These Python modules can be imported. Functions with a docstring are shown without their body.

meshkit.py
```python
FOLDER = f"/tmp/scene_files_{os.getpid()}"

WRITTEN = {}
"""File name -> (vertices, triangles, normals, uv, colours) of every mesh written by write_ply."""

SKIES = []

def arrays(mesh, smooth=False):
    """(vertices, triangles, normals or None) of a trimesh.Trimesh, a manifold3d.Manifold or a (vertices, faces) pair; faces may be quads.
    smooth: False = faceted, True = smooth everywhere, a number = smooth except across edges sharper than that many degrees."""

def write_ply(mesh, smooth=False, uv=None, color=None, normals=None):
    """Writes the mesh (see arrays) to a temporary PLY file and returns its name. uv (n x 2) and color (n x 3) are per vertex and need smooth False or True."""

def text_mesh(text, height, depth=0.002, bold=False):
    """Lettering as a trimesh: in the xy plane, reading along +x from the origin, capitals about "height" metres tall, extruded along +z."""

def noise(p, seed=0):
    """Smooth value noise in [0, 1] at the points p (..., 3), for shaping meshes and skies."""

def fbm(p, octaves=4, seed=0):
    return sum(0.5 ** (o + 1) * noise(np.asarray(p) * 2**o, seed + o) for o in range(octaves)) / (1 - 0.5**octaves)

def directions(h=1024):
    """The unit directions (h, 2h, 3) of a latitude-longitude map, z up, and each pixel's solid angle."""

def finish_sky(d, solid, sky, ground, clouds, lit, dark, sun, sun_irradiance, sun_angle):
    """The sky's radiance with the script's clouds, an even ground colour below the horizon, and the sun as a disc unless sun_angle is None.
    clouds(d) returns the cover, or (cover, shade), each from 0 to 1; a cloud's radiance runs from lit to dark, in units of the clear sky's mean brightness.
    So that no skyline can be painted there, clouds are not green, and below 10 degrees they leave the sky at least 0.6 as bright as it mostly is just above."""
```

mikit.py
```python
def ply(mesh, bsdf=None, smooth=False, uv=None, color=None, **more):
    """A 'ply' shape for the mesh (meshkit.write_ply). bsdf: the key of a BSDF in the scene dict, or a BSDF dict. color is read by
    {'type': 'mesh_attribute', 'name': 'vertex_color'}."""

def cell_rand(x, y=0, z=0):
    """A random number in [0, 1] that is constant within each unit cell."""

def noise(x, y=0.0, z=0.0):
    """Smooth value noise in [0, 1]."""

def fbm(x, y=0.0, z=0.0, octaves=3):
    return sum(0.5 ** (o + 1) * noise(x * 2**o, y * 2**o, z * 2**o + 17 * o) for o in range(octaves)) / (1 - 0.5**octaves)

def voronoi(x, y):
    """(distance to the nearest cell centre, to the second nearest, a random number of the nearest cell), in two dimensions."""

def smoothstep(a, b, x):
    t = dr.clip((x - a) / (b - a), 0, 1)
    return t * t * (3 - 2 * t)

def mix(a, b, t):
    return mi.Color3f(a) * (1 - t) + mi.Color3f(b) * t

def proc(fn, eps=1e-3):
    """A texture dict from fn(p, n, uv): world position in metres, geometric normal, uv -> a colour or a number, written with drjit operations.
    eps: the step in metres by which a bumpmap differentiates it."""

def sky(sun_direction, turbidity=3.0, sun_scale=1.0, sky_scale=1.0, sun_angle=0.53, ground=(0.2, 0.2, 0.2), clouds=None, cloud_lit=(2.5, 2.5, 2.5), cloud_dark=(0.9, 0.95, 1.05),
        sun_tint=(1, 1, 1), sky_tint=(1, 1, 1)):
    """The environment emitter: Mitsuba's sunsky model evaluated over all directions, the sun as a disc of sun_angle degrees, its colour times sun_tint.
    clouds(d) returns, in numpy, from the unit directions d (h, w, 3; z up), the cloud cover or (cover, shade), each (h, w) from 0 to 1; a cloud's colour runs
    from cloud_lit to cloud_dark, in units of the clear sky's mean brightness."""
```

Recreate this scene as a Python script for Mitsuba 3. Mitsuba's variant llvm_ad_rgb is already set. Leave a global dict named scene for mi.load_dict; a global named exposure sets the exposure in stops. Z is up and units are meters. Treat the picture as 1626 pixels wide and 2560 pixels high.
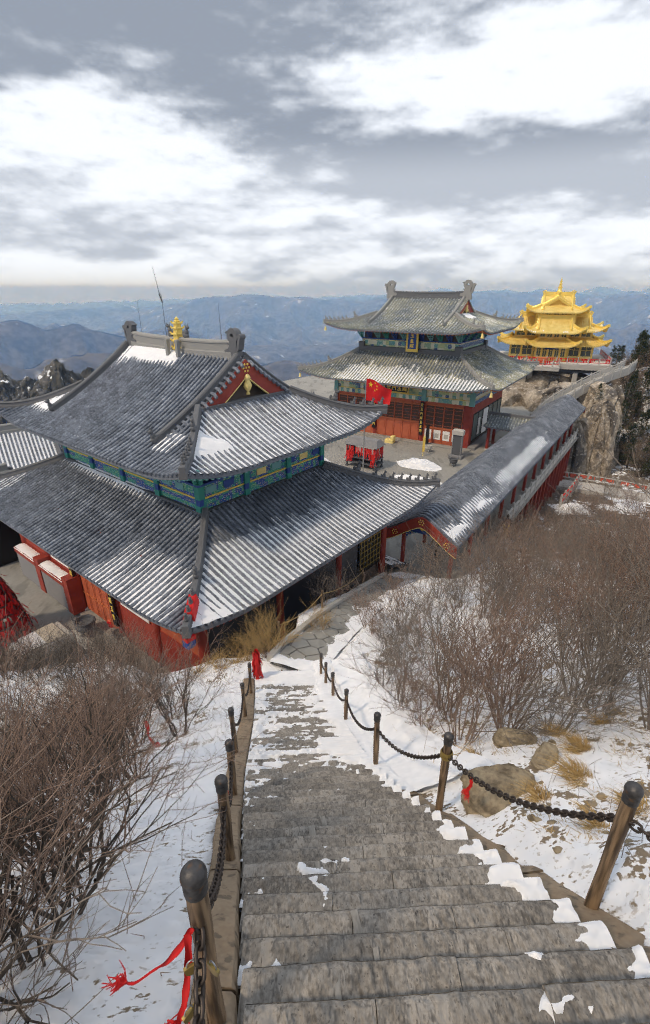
import math
import numpy as np
import trimesh
import drjit as dr
import mitsuba as mi
import mikit
import meshkit
from meshkit import fbm as nfbm, noise as nnoise
from shapely.geometry import Polygon, LineString, Point
from shapely.ops import unary_union

T = mi.ScalarTransform4f
scene, labels = {}, {}
rng = np.random.default_rng(11)

# ---------------------------------------------------------------- camera, sky, exposure
PITCH = 0.4244
scene['camera'] = {
    'type': 'perspective', 'fov': math.degrees(2 * math.atan(813 / 1241.4)), 'fov_axis': 'x',
    'near_clip': 0.05, 'far_clip': 90000.0,
    'to_world': T().look_at(origin=[0, 0, 0], target=[0, math.cos(PITCH), -math.sin(PITCH)], up=[0, 0, 1]),
    'medium': {'type': 'ref', 'id': 'haze_air'}}
exposure = 2.2
SUN = np.array([-0.50, -0.42, 0.78])


def ss(a, b, x):
    t = np.clip((np.asarray(x, float) - a) / (b - a), 0, 1)
    return t * t * (3 - 2 * t)


def clouds(d):
    """cover, shade of a broken stratus deck; the deck is a layer overhead, so noise is laid out by azimuth and height"""
    az = np.degrees(np.arctan2(d[..., 0], d[..., 1]))
    el = np.degrees(np.arcsin(np.clip(d[..., 2], -1, 1)))
    q = np.stack([d[..., 0] * 4.2, d[..., 1] * 4.2, d[..., 2] * 11.0], -1)
    w1, w2 = nfbm(q * 1.3 + 5, 4, 3) - .5, nfbm(q * 1.3 + 31, 4, 9) - .5
    a, e = az + 13 * w1, el + 7.5 * w2

    def blob(a0, e0, ra, re, tilt=0.0):
        x, y = a - a0, e - e0
        y = y - tilt * x
        return np.exp(-(x / ra) ** 2 - (y / re) ** 2)

    field = nfbm(np.stack([q[..., 0], q[..., 1], q[..., 2] * 1.2], -1) * .8 + 2, 5, 1)
    s = .42 + .9 * (field - .5)
    # the long dark rolls of the deck and the bright openings between them
    s = s + .62 * blob(-22, 20.3, 15, 3.6, -.02) + .42 * blob(-6, 15.2, 10, 2.6, -.33) + .66 * blob(12, 10.6, 17, 2.3, -.13) + .5 * blob(33, 9.0, 14, 2.0, -.05)
    s = s + .5 * blob(14, 24.5, 22, 3.6) + .36 * blob(-22, 5.4, 16, 1.5, -.05) + .24 * blob(10, 4.6, 12, 1.3) + .55 * blob(-30, 14.8, 7, 2.2)
    s = s - .85 * blob(19, 16.4, 15, 3.6, .04) - .62 * blob(-20, 11.4, 11, 3.4, -.2) - .5 * blob(-24, 1.6, 20, 2.2) - .35 * blob(6, 2.6, 10, .9) - .3 * blob(29, 4.2, 9, 1.8) - .2 * blob(2, 6.6, 7, 1.0)
    fine = sum(.64 ** k * (nnoise(q * 3.6 * 1.95 ** k + 11 + k, 5 + k) - .5) for k in range(8)) * .62
    billow = sum(.62 ** k * (np.abs(2 * nnoise(q * 2.7 * 1.95 ** k + 3, 70 + k) - 1) - .42) for k in range(8)) * .42
    s = s + .95 * fine * (1 - .2 * np.clip(s, 0, 1)) - .75 * billow * (1 - .2 * np.clip(s, 0, 1))
    s = np.clip((s - .03) / .96, 0, 1)
    s = s * s * (3 - 2 * s) * .9 + .02
    s = s * (1 - .30 * ss(13.5, 9.0, el))
    s = np.clip(s + .16 * ss(2.6, -.2, el), 0, 1)
    return np.ones_like(s), s


scene['sky'] = mikit.sky(SUN, turbidity=3.0, sun_scale=0.30, sun_angle=6.0, clouds=clouds, ground=(.5, .5, .52),
                         cloud_lit=(1.98, 2.08, 2.24), cloud_dark=(.50, .585, .73), sun_tint=(1.0, .97, .94))

# ---------------------------------------------------------------- helpers
_count = {}


def num(key):
    n = _count.get(key, -1) + 1
    _count[key] = n
    return key if n == 0 else f'{key}_{n:03d}'


class MB:
    """collects vertices and triangles of one mesh"""

    def __init__(self):
        self.v, self.f, self.n = [], [], 0

    def add(self, v, f):
        v, f = np.asarray(v, float).reshape(-1, 3), np.asarray(f, int)
        if f.shape[1] == 4:
            f = np.vstack([f[:, [0, 1, 2]], f[:, [0, 2, 3]]])
        self.v.append(v)
        self.f.append(f + self.n)
        self.n += len(v)
        return self

    def tm(self, m):
        return self.add(m.vertices, m.faces)

    def box(self, x0, x1, y0, y1, z0, z1, b=0.0, M=None):
        if b <= 0:
            v = np.array([[x, y, z] for x in (x0, x1) for y in (y0, y1) for z in (z0, z1)], float)
            f = [[0, 1, 3, 2], [4, 6, 7, 5], [0, 4, 5, 1], [2, 3, 7, 6], [0, 2, 6, 4], [1, 5, 7, 3]]
        else:  # top edges chamfered
            v, f = [], [[3, 2, 1, 0]]
            for z, i in ((z0, 0), (z1 - b, 0), (z1, b)):
                v += [[x0 + i, y0 + i, z], [x1 - i, y0 + i, z], [x1 - i, y1 - i, z], [x0 + i, y1 - i, z]]
            for k in (0, 4):
                f += [[k + j, k + (j + 1) % 4, k + 4 + (j + 1) % 4, k + 4 + j] for j in range(4)]
            f += [[8, 9, 10, 11]]
            v = np.array(v, float)
        if M is not None:
            v = v @ np.asarray(M)[:3, :3].T + np.asarray(M)[:3, 3]
        return self.add(v, f)

    def tube(self, p, r, n=5, cap=False):
        p = np.asarray(p, float)
        r = np.broadcast_to(np.asarray(r, float), (len(p),))
        t = np.gradient(p, axis=0)
        t /= np.linalg.norm(t, axis=1, keepdims=True) + 1e-12
        ref = np.where(np.abs(t[:, 2:]).mean() < .8, [[0, 0, 1.0]], [[1.0, 0, 0]])
        a = np.cross(t, ref)
        a /= np.linalg.norm(a, axis=1, keepdims=True) + 1e-12
        b = np.cross(t, a)
        g = np.arange(n) * 2 * np.pi / n
        v = p[:, None] + r[:, None, None] * (np.cos(g)[None, :, None] * a[:, None] + np.sin(g)[None, :, None] * b[:, None])
        i, j = np.meshgrid(np.arange(len(p) - 1), np.arange(n), indexing='ij')
        q = np.stack([i * n + j, i * n + (j + 1) % n, (i + 1) * n + (j + 1) % n, (i + 1) * n + j], -1).reshape(-1, 4)
        self.add(v.reshape(-1, 3), q)
        if cap:
            for k, c in ((0, p[0]), (len(p) - 1, p[-1])):
                ring = v[k]
                self.add(np.vstack([ring, c]), [[x, (x + 1) % n, n] for x in range(n)])
        return self

    def grid(self, P, keep=None):
        P = np.asarray(P, float)
        m, n = P.shape[:2]
        i, j = np.meshgrid(np.arange(m - 1), np.arange(n - 1), indexing='ij')
        q = np.stack([i * n + j, (i + 1) * n + j, (i + 1) * n + j + 1, i * n + j + 1], -1).reshape(-1, 4)
        if keep is not None:
            q = q[np.asarray(keep).reshape(-1)]
        v = P.reshape(-1, 3)
        if keep is not None and len(q):
            u, inv = np.unique(q, return_inverse=True)
            v, q = v[u], inv.reshape(q.shape)
        if len(q):
            self.add(v, q)
        return self

    def lathe(self, prof, n=12, c=(0, 0, 0)):
        prof = np.asarray(prof, float)
        g = np.arange(n) * 2 * np.pi / n
        v = np.stack([prof[:, :1] * np.cos(g), prof[:, :1] * np.sin(g), np.repeat(prof[:, 1:], n, 1)], -1).reshape(-1, 3) + np.asarray(c, float)
        i, j = np.meshgrid(np.arange(len(prof) - 1), np.arange(n), indexing='ij')
        q = np.stack([i * n + j, i * n + (j + 1) % n, (i + 1) * n + (j + 1) % n, (i + 1) * n + j], -1).reshape(-1, 4)
        return self.add(v, q)

    def prism(self, poly, d, M):
        """a shapely polygon in (a, b) extruded by d; M 4x4 places (a, b, depth)"""
        for g in getattr(poly, 'geoms', [poly]):
            if g.area > 1e-9:
                m = trimesh.creation.extrude_polygon(g, d, engine='earcut')
                self.add(m.vertices @ M[:3, :3].T + M[:3, 3], m.faces)
        return self

    def sweep(self, path, prof, up=(0, 0, 1), cap=True):
        """closed profile (lateral, up) carried along the path"""
        p, prof = np.asarray(path, float), np.asarray(prof, float)
        t = np.gradient(p, axis=0)
        t /= np.linalg.norm(t, axis=1, keepdims=True)
        s = np.cross(t, up)
        s /= np.linalg.norm(s, axis=1, keepdims=True)
        u = np.cross(s, t)
        v = p[:, None] + prof[None, :, :1] * s[:, None] + prof[None, :, 1:] * u[:, None]
        m, n = len(p), len(prof)
        i, j = np.meshgrid(np.arange(m - 1), np.arange(n), indexing='ij')
        q = np.stack([i * n + j, i * n + (j + 1) % n, (i + 1) * n + (j + 1) % n, (i + 1) * n + j], -1).reshape(-1, 4)
        self.add(v.reshape(-1, 3), q)
        if cap:
            for k in (0, m - 1):
                self.add(np.vstack([v[k], v[k].mean(0)]), [[x, (x + 1) % n, n] for x in range(n)])
        return self

    def get(self, fr=None):
        v, f = np.vstack(self.v), np.vstack(self.f)
        return (fr(v) if fr is not None else v), f


def frame(ox, oy, oz, yaw):
    """local x to the right, y away, turned clockwise by yaw"""
    c, s = math.cos(yaw), math.sin(yaw)
    R = np.array([[c, s, 0], [-s, c, 0], [0, 0, 1.0]])
    return lambda v: np.asarray(v, float) @ R.T + np.array([ox, oy, oz])


def put(name, mb, mat, parent=None, fr=None, smooth=False, **tag):
    key = num(f'{parent}__{name}' if parent else name)
    mesh = mb.get(fr) if isinstance(mb, MB) else mb
    scene[key] = mikit.ply(mesh, mat, smooth=smooth)
    if tag:
        labels[key] = tag
    return key


def thing(name, label, category, group=None):
    key = num(name)
    labels[key] = {'label': label, 'category': category, **({'group': group} if group else {})}
    return key


def mat4(x, y, z, o):
    M = np.eye(4)
    M[:3, 0], M[:3, 1], M[:3, 2], M[:3, 3] = x, y, z, o
    return M


# ---------------------------------------------------------------- materials
P = mikit.proc


def rgb(*c):
    return {'type': 'rgb', 'value': list(c)}


def mat(key, color, rough=.7, metallic=0.0, bump=None, bump_scale=.01, spec=.5, eps=4e-3):
    d = {'type': 'principled', 'base_color': rgb(*color) if isinstance(color, tuple) else P(color), 'roughness': rough, 'metallic': metallic, 'specular': spec}
    if bump is not None:
        d = {'type': 'bumpmap', 'arbitrary': P(bump, eps=eps), 'scale': bump_scale, 'bsdf': d}
    scene[key] = {'type': 'twosided', 'bsdf': d}
    return key


fb, mix, sst, vor, cr = mikit.fbm, mikit.mix, mikit.smoothstep, mikit.voronoi, mikit.cell_rand


def c_tile(p, n, uv):
    a = fb(p.x * 1.7, p.y * 1.7, p.z * 1.7, 3)
    b = fb(p.x * 14, p.y * 14, p.z * 14, 2)
    c = mix((.08, .095, .122), (.20, .227, .275), sst(.3, .7, a * .5 + b * .5))
    lx, ly = p.x * .7746 - p.y * .6325, p.x * .6325 + p.y * .7746
    k = cr(dr.floor(lx / .272 + .62), dr.floor(ly / .272 + .5), 2)
    c = c * (.80 + .40 * k)
    return mix(c, (.50, .52, .56), .4 * sst(.67, .80, b * .5 + a * .3 + .2 * k))


def c_tile_hall(p, n, uv):
    a = fb(p.x * .55, p.y * .55, p.z * .9, 3)
    b = fb(p.x * 9, p.y * 9, p.z * 9, 2)
    c = mix((.13, .155, .15), (.34, .33, .21), sst(.35, .65, a))
    c = mix(c, (.38, .41, .43), sst(.45, .7, b))
    return mix(c, (.70, .71, .72), sst(.60, .72, a * .5 + b * .5))


def c_pan(p, n, uv):
    return mix((.085, .10, .125), (.19, .21, .25), fb(p.x * 6, p.y * 6, p.z * 6, 3))


def c_snow(p, n, uv):
    a = fb(p.x * 9, p.y * 9, p.z * 9, 3)
    return mix((.70, .725, .765), (.86, .87, .885), a)


def c_snow_ground(p, n, uv):
    a = fb(p.x * 4, p.y * 4, p.z * 4, 4)
    b = fb(p.x * 26, p.y * 26, p.z * 26, 3)
    d = fb(p.x * 1.6, p.y * 1.6, p.z * 1.6, 4)
    c = mix((.68, .71, .755), (.86, .87, .885), a)
    grit = sst(.57, .66, b * .65 + d * .35)
    soil = sst(.563, .60, a * .34 + d * .34 + b * .32)
    c = mix(c, (.33, .29, .24), .6 * grit)
    return mix(c, mix((.12, .095, .07), (.26, .21, .15), b), soil)


def c_step(p, n, uv):
    a = fb(p.x * 3, p.y * 3, p.z * 3, 3)
    b = fb(p.x * 38, p.y * 38, p.z * 38, 3)
    e = fb(p.x * 9 + 40, p.y * 2.5, p.z * 9, 2)
    g = fb(p.x * 120, p.y * 45, p.z * 120, 2)
    c = mix((.10, .092, .083), (.36, .335, .30), sst(.22, .78, b * .42 + a * .23 + g * .35))
    c = mix(c, (.045, .042, .039), .7 * sst(.60, .74, g * .6 + fb(p.x * 95, p.y * 95, p.z * 95, 2) * .4))
    c = c * (.88 + .24 * cr(dr.floor(p.x * 1.37 + p.y * .4), dr.floor(p.y / .215), 5))
    return mix(c, (.38, .355, .32), .65 * sst(.58, .68, e * .7 + g * .3))


def c_kerb(p, n, uv):
    a = fb(p.x * 4, p.y * 4, p.z * 4, 3)
    b = fb(p.x * 40, p.y * 12, p.z * 40, 3)
    c = mix((.16, .115, .075), (.36, .285, .205), a * .5 + b * .5)
    return mix(c, (.08, .07, .055), .6 * sst(.55, .7, fb(p.x * 15, p.y * 15, p.z * 15, 3)))


def c_paving(p, n, uv):
    a = fb(p.x * .6, p.y * .6, 0, 4)
    b = fb(p.x * 7, p.y * 7, p.z * 7, 3)
    c = mix((.20, .195, .18), (.33, .325, .30), a * .5 + b * .5)
    return mix(c, (.11, .11, .105), .45 * sst(.55, .7, fb(p.x * 1.7, p.y * .5, 7, 3)))


def c_rock(p, n, uv):
    a = fb(p.x * 1.1, p.y * 1.1, p.z * .35, 4)
    b = fb(p.x * 5, p.y * 5, p.z * 5, 3)
    c = mix((.20, .165, .125), (.46, .41, .34), sst(.25, .75, a * .6 + b * .4))
    c = mix(c, (.12, .11, .10), sst(.56, .66, fb(p.x * .55 + 9, p.y * .55, p.z * .22, 4)))
    return mix(c, (.60, .56, .50), .6 * sst(.6, .72, b))


def c_boulder(p, n, uv):
    a = fb(p.x * 6, p.y * 6, p.z * 15, 3)
    b = fb(p.x * 30, p.y * 30, p.z * 30, 3)
    return mix((.10, .08, .055), (.36, .30, .21), sst(.2, .8, a * .6 + b * .4))


def c_post(p, n, uv):
    g = fb(p.x * 55, p.y * 55, p.z * 3.5, 3)
    return mix((.055, .036, .022), (.27, .185, .11), sst(.25, .78, g))


def c_bark(p, n, uv):
    g = fb(p.x * 30, p.y * 30, p.z * 9, 2)
    h = fb(p.x * .5, p.y * .5, 3, 2)
    return mix(mix((.10, .087, .077), (.29, .25, .215), g), mix((.13, .088, .07), (.33, .235, .185), g), sst(.4, .6, h))


def c_red(p, n, uv):
    a = fb(p.x * 2, p.y * 2, p.z * 2, 3)
    return mix((.20, .022, .016), (.34, .055, .034), a)


def c_door(p, n, uv):
    a = fb(p.x * 1.5, p.y * 1.5, p.z * 1.5, 3)
    return mix((.36, .075, .036), (.52, .145, .068), a)


def c_far(p, n, uv):
    """winter woods, bare rock and snow lying in the gullies of the far ranges"""
    k = 1 / 260.
    a = fb(p.x * k, p.y * k, p.z * k, 5)
    b = fb(p.x * k * 6, p.y * k * 6, p.z * k * 6, 3)
    c = mix((.045, .043, .036), (.135, .12, .10), sst(.3, .7, a * .6 + b * .4))
    c = mix(c, (.70, .70, .70), .6 * sst(.64, .72, a * .6 + fb(p.x * k * 2 + 7, p.y * k * 2, p.z * k * 2, 3) * .4))
    flat = sst(-905, -925, p.z) * sst(.45, .6, fb(p.x / 1500, p.y / 700, 2, 4))
    return mix(c, (.55, .54, .52), flat * .8)


def c_crag(p, n, uv):
    a = fb(p.x / 12, p.y / 12, p.z / 20, 5)
    b = fb(p.x / 3, p.y / 3, p.z / 3, 3)
    c = mix((.05, .052, .046), (.15, .14, .12), b)
    c = mix(c, (.27, .25, .22), .8 * sst(.60, .68, a))
    return mix(c, (.8, .82, .85), sst(.66, .72, b * .6 + a * .4 + n.z * .08))


def c_frieze(p, n, uv):
    """painted beams: small cloud and key motifs in blue, green and gold"""
    h = (p.x * .8 + p.y * .6)
    a = cr(dr.floor(h * 5.5), dr.floor(p.z * 6), 1)
    s = fb(p.x * 22, p.y * 22, p.z * 22, 2)
    c = mix((.025, .075, .30), (.03, .26, .22), sst(.42, .5, a))
    c = mix(c, (.34, .55, .18), sst(.60, .66, s) * sst(.5, .55, a))
    c = mix(c, (.72, .55, .16), sst(.66, .70, s) * sst(.5, .45, a))
    return mix(c, (.55, .62, .66), sst(.30, .26, s))


def c_frieze_pale(p, n, uv):
    h = (p.x * .84 - p.y * .54)
    a = cr(dr.floor(h * 2.6), dr.floor(p.z * 2.2), 3)
    s = fb(p.x * 12, p.y * 12, p.z * 12, 2)
    c = mix((.14, .36, .36), (.46, .54, .27), sst(.35, .5, a))
    c = mix(c, (.70, .70, .55), sst(.62, .68, a))
    c = mix(c, (.06, .13, .30), sst(.16, .1, a))
    return mix(c, (.70, .66, .42), .7 * sst(.60, .70, s))


def c_gold_roof(p, n, uv):
    return mix((.70, .52, .12), (.92, .78, .33), fb(p.x * 2, p.y * 2, p.z * 2, 3))


def c_grass(p, n, uv):
    return mix((.28, .18, .07), (.52, .38, .18), fb(p.x * 25, p.y * 25, p.z * 25, 2))


def c_conifer(p, n, uv):
    return mix((.018, .03, .016), (.07, .085, .05), fb(p.x * 1.2, p.y * 1.2, p.z * 1.2, 3))


def c_wall(p, n, uv):
    a = fb(p.x * 1.1, p.y * 1.1, p.z * 2.4, 4)
    return mix((.30, .27, .22), (.52, .48, .40), a)


def c_wood(p, n, uv):
    a = fb(p.x * .35, p.y * .35, p.z * .35, 4)
    b = fb(p.x * 3.1, p.y * 3.1, p.z * 3.1, 3)
    c = mix((.075, .06, .05), (.22, .185, .15), b * .6 + a * .4)
    return mix(c, (.78, .80, .83), sst(.54, .60, a * .62 + b * .38))


mat('m_woodland', c_wood, .95, spec=.1)
mat('m_tile', c_tile, .55)
mat('m_tile_hall', c_tile_hall, .42)
mat('m_pan', c_pan, .8)
mat('m_snow', c_snow, .85, spec=.3, bump=lambda p, n, uv: fb(p.x * 16, p.y * 16, p.z * 16, 3), bump_scale=.03, eps=6e-3)
mat('m_ground', c_snow_ground, .9, spec=.2, bump=lambda p, n, uv: fb(p.x * 8, p.y * 8, p.z * 8, 4), bump_scale=.07, eps=8e-3)
mat('m_step', c_step, .85, spec=.3, bump=lambda p, n, uv: fb(p.x * 30, p.y * 14, p.z * 30, 4), bump_scale=.05)
mat('m_kerb', c_kerb, .85, spec=.3, bump=lambda p, n, uv: fb(p.x * 22, p.y * 22, p.z * 22, 3), bump_scale=.02)
mat('m_paving', c_paving, .8)
mat('m_rock', c_rock, .9, spec=.2, bump=lambda p, n, uv: fb(p.x * 1.6, p.y * 1.6, p.z * 1.1, 5), bump_scale=.5, eps=3e-2)
mat('m_boulder', c_boulder, .9, spec=.2, bump=lambda p, n, uv: fb(p.x * 14, p.y * 14, p.z * 30, 4), bump_scale=.04, eps=6e-3)
mat('m_post', c_post, .6)
mat('m_bark', c_bark, .85, spec=.2)
mat('m_red', c_red, .55)
mat('m_door', c_door, .6)
mat('m_far', c_far, .95, spec=.05)
mat('m_crag', c_crag, 1.0, spec=.0, bump=lambda p, n, uv: fb(p.x * .5, p.y * .5, p.z * .35, 5), bump_scale=2.2, eps=.1)
mat('m_frieze', c_frieze, .55)
mat('m_frieze_pale', c_frieze_pale, .55)
mat('m_gold_roof', c_gold_roof, .42, .35)
mat('m_grass', c_grass, .9, spec=.1)
mat('m_conifer', c_conifer, .9, spec=.1)
mat('m_wall', c_wall, .9)
mat('m_gold', (.88, .67, .17), .36, .4)
mat('m_gold_pale', (.82, .66, .25), .5, .1)
mat('m_goldpaint', (.74, .54, .11), .5)
mat('m_blue', (.02, .06, .26), .55)
mat('m_green', (.03, .24, .19), .55)
mat('m_teal', (.16, .36, .36), .6)
mat('m_orange', (.46, .13, .05), .6)
mat('m_dark', (.045, .042, .042), .6)
mat('m_soffit', (.15, .10, .07), .7)
mat('m_core', (.16, .13, .11), .8)
mat('m_black', (.008, .008, .009), .5)
mat('m_siding', (.030, .033, .042), .38)
mat('m_lattice', (.075, .038, .026), .6)
mat('m_glass', (.10, .13, .125), .2)
mat('m_white', (.75, .75, .74), .7)
mat('m_grey', (.20, .20, .205), .8)
mat('m_greydark', (.085, .09, .10), .7)
mat('m_ridge', (.115, .12, .13), .65)
mat('m_ridge_pale', (.27, .27, .26), .75)
mat('m_stem', lambda p, n, uv: mix((.035, .03, .026), (.13, .11, .092), fb(p.x * 40, p.y * 40, p.z * 12, 3)), .9, spec=.15)
mat('m_iron', lambda p, n, uv: mix(mix((.03, .03, .033), (.10, .098, .10), fb(p.x * 60, p.y * 60, p.z * 60, 3)), (.13, .08, .05), sst(.63, .76, fb(p.x * 28, p.y * 28, p.z * 28, 3))), .48, .45)
mat('m_chain', (.075, .062, .055), .5, .75)
mat('m_brass', (.34, .25, .08), .45, .6)
mat('m_ribbon', (.55, .012, .012), .65)
mat('m_ribbon_dark', (.26, .008, .01), .7)
mat('m_ribbon_faded', (.55, .10, .06), .8)
mat('m_flag', (.62, .010, .012), .7)
mat('m_yellow', (.85, .58, .03), .6)
mat('m_stone_pale', (.42, .41, .385), .85)
mat('m_worn', lambda p, n, uv: mix((.15, .14, .125), (.40, .38, .345), fb(p.x * 60, p.y * 20, p.z * 60, 3)), .85)
mat('m_cloth_dark', (.016, .017, .022), .9)
mat('m_cloth_yellow', (.40, .31, .05), .9)
mat('m_skin', (.45, .27, .19), .6)
mat('m_hair', (.012, .010, .009), .6)
mat('m_steel', (.42, .43, .44), .35, .6)
# ---------------------------------------------------------------- lie of the land
TH_P, TH_H, TH_C = .6848, .5746, .5986
PAV, HALL = (-7.37, 26.27), (11.66, 61.49)
GZ = -16.0
F_pav, F_hall, F_cor = frame(*PAV, 0, TH_P), frame(*HALL, 0, TH_H), frame(6.01, 26.2, 0, TH_C)


def local(x, y, o, th):
    dx, dy = x - o[0], y - o[1]
    return dx * math.cos(th) - dy * math.sin(th), dx * math.sin(th) + dy * math.cos(th)


def zs(y):
    return np.interp(y, [-6, 0, 2, 4, 6, 8, 10, 11.5, 12.4, 13, 16, 20], [2.4, -2.15, -3.86, -5.62, -7.2, -8.72, -10.0, -10.75, -10.95, -11.2, -13.4, -16.5])


def zright(y):
    return np.interp(y, [-6, 0, 2, 4, 6, 8, 10, 12, 16, 20, 26, 30, 40, 60, 150], [2.4, -2.15, -3.86, -5.62, -7.2, -8.6, -9.7, -10.6, -11.9, -13.1, -15.9, -17.2, -19.8, -21.5, -40])


def xl(y):
    return np.interp(y, [-3, 0, 1.18, 2.33, 3.57, 5, 8.5, 10.5, 12], [.2, -.15, -.43, -.66, -.92, -1.17, -1.65, -1.95, -2.2])


def xr(y):
    return np.interp(y, [-3, 0, 1.33, 2.4, 3.33, 4.8, 7, 9.5, 12], [2.9, 2.05, 1.62, 1.31, 1.08, .66, .42, .15, -.1])


PATH = np.array([[-1.05, 12.2, -10.95], [-.55, 13.4, -11.15], [.75, 16.6, -12.2], [2.5, 20.6, -13.7], [4.3, 24.6, -15.3]])


def path_near(x, y):
    """distance to the paved path's centre line and the path's height there"""
    best, z = np.full(np.shape(x), 1e9), np.zeros(np.shape(x))
    for a, b in zip(PATH[:-1], PATH[1:]):
        d = b - a
        t = np.clip(((x - a[0]) * d[0] + (y - a[1]) * d[1]) / (d[0] ** 2 + d[1] ** 2), 0, 1)
        r = np.hypot(x - a[0] - t * d[0], y - a[1] - t * d[1])
        z = np.where(r < best, a[2] + t * d[2], z)
        best = np.minimum(r, best)
    return best, z


COURT = [(-45, -26), (-.4, -26), (-.4, -7.9), (9.3, -7.9), (9.4, 7.6), (12.7, 7.6), (12.2, 13), (9.2, 17), (7.2, 51), (2, 62), (-45, 62)]   # in the pavilion's axes


def court_dist(x, y):
    """distance outside the courtyard's edge, negative inside"""
    lx, ly = local(x, y, PAV, TH_P)
    best, inside = np.full(np.shape(x), 1e9), np.zeros(np.shape(x), bool)
    for (ax, ay), (bx, by) in zip(COURT, COURT[1:] + COURT[:1]):
        dx, dy = bx - ax, by - ay
        t = np.clip(((lx - ax) * dx + (ly - ay) * dy) / (dx * dx + dy * dy), 0, 1)
        best = np.minimum(best, np.hypot(lx - ax - t * dx, ly - ay - t * dy))
        cross = (ay > ly) != (by > ly)
        with np.errstate(divide='ignore', invalid='ignore'):
            inside ^= cross & (lx < (bx - ax) * (ly - ay) / (by - ay + 1e-12) + ax)
    return np.where(inside, -best, best)


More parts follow.
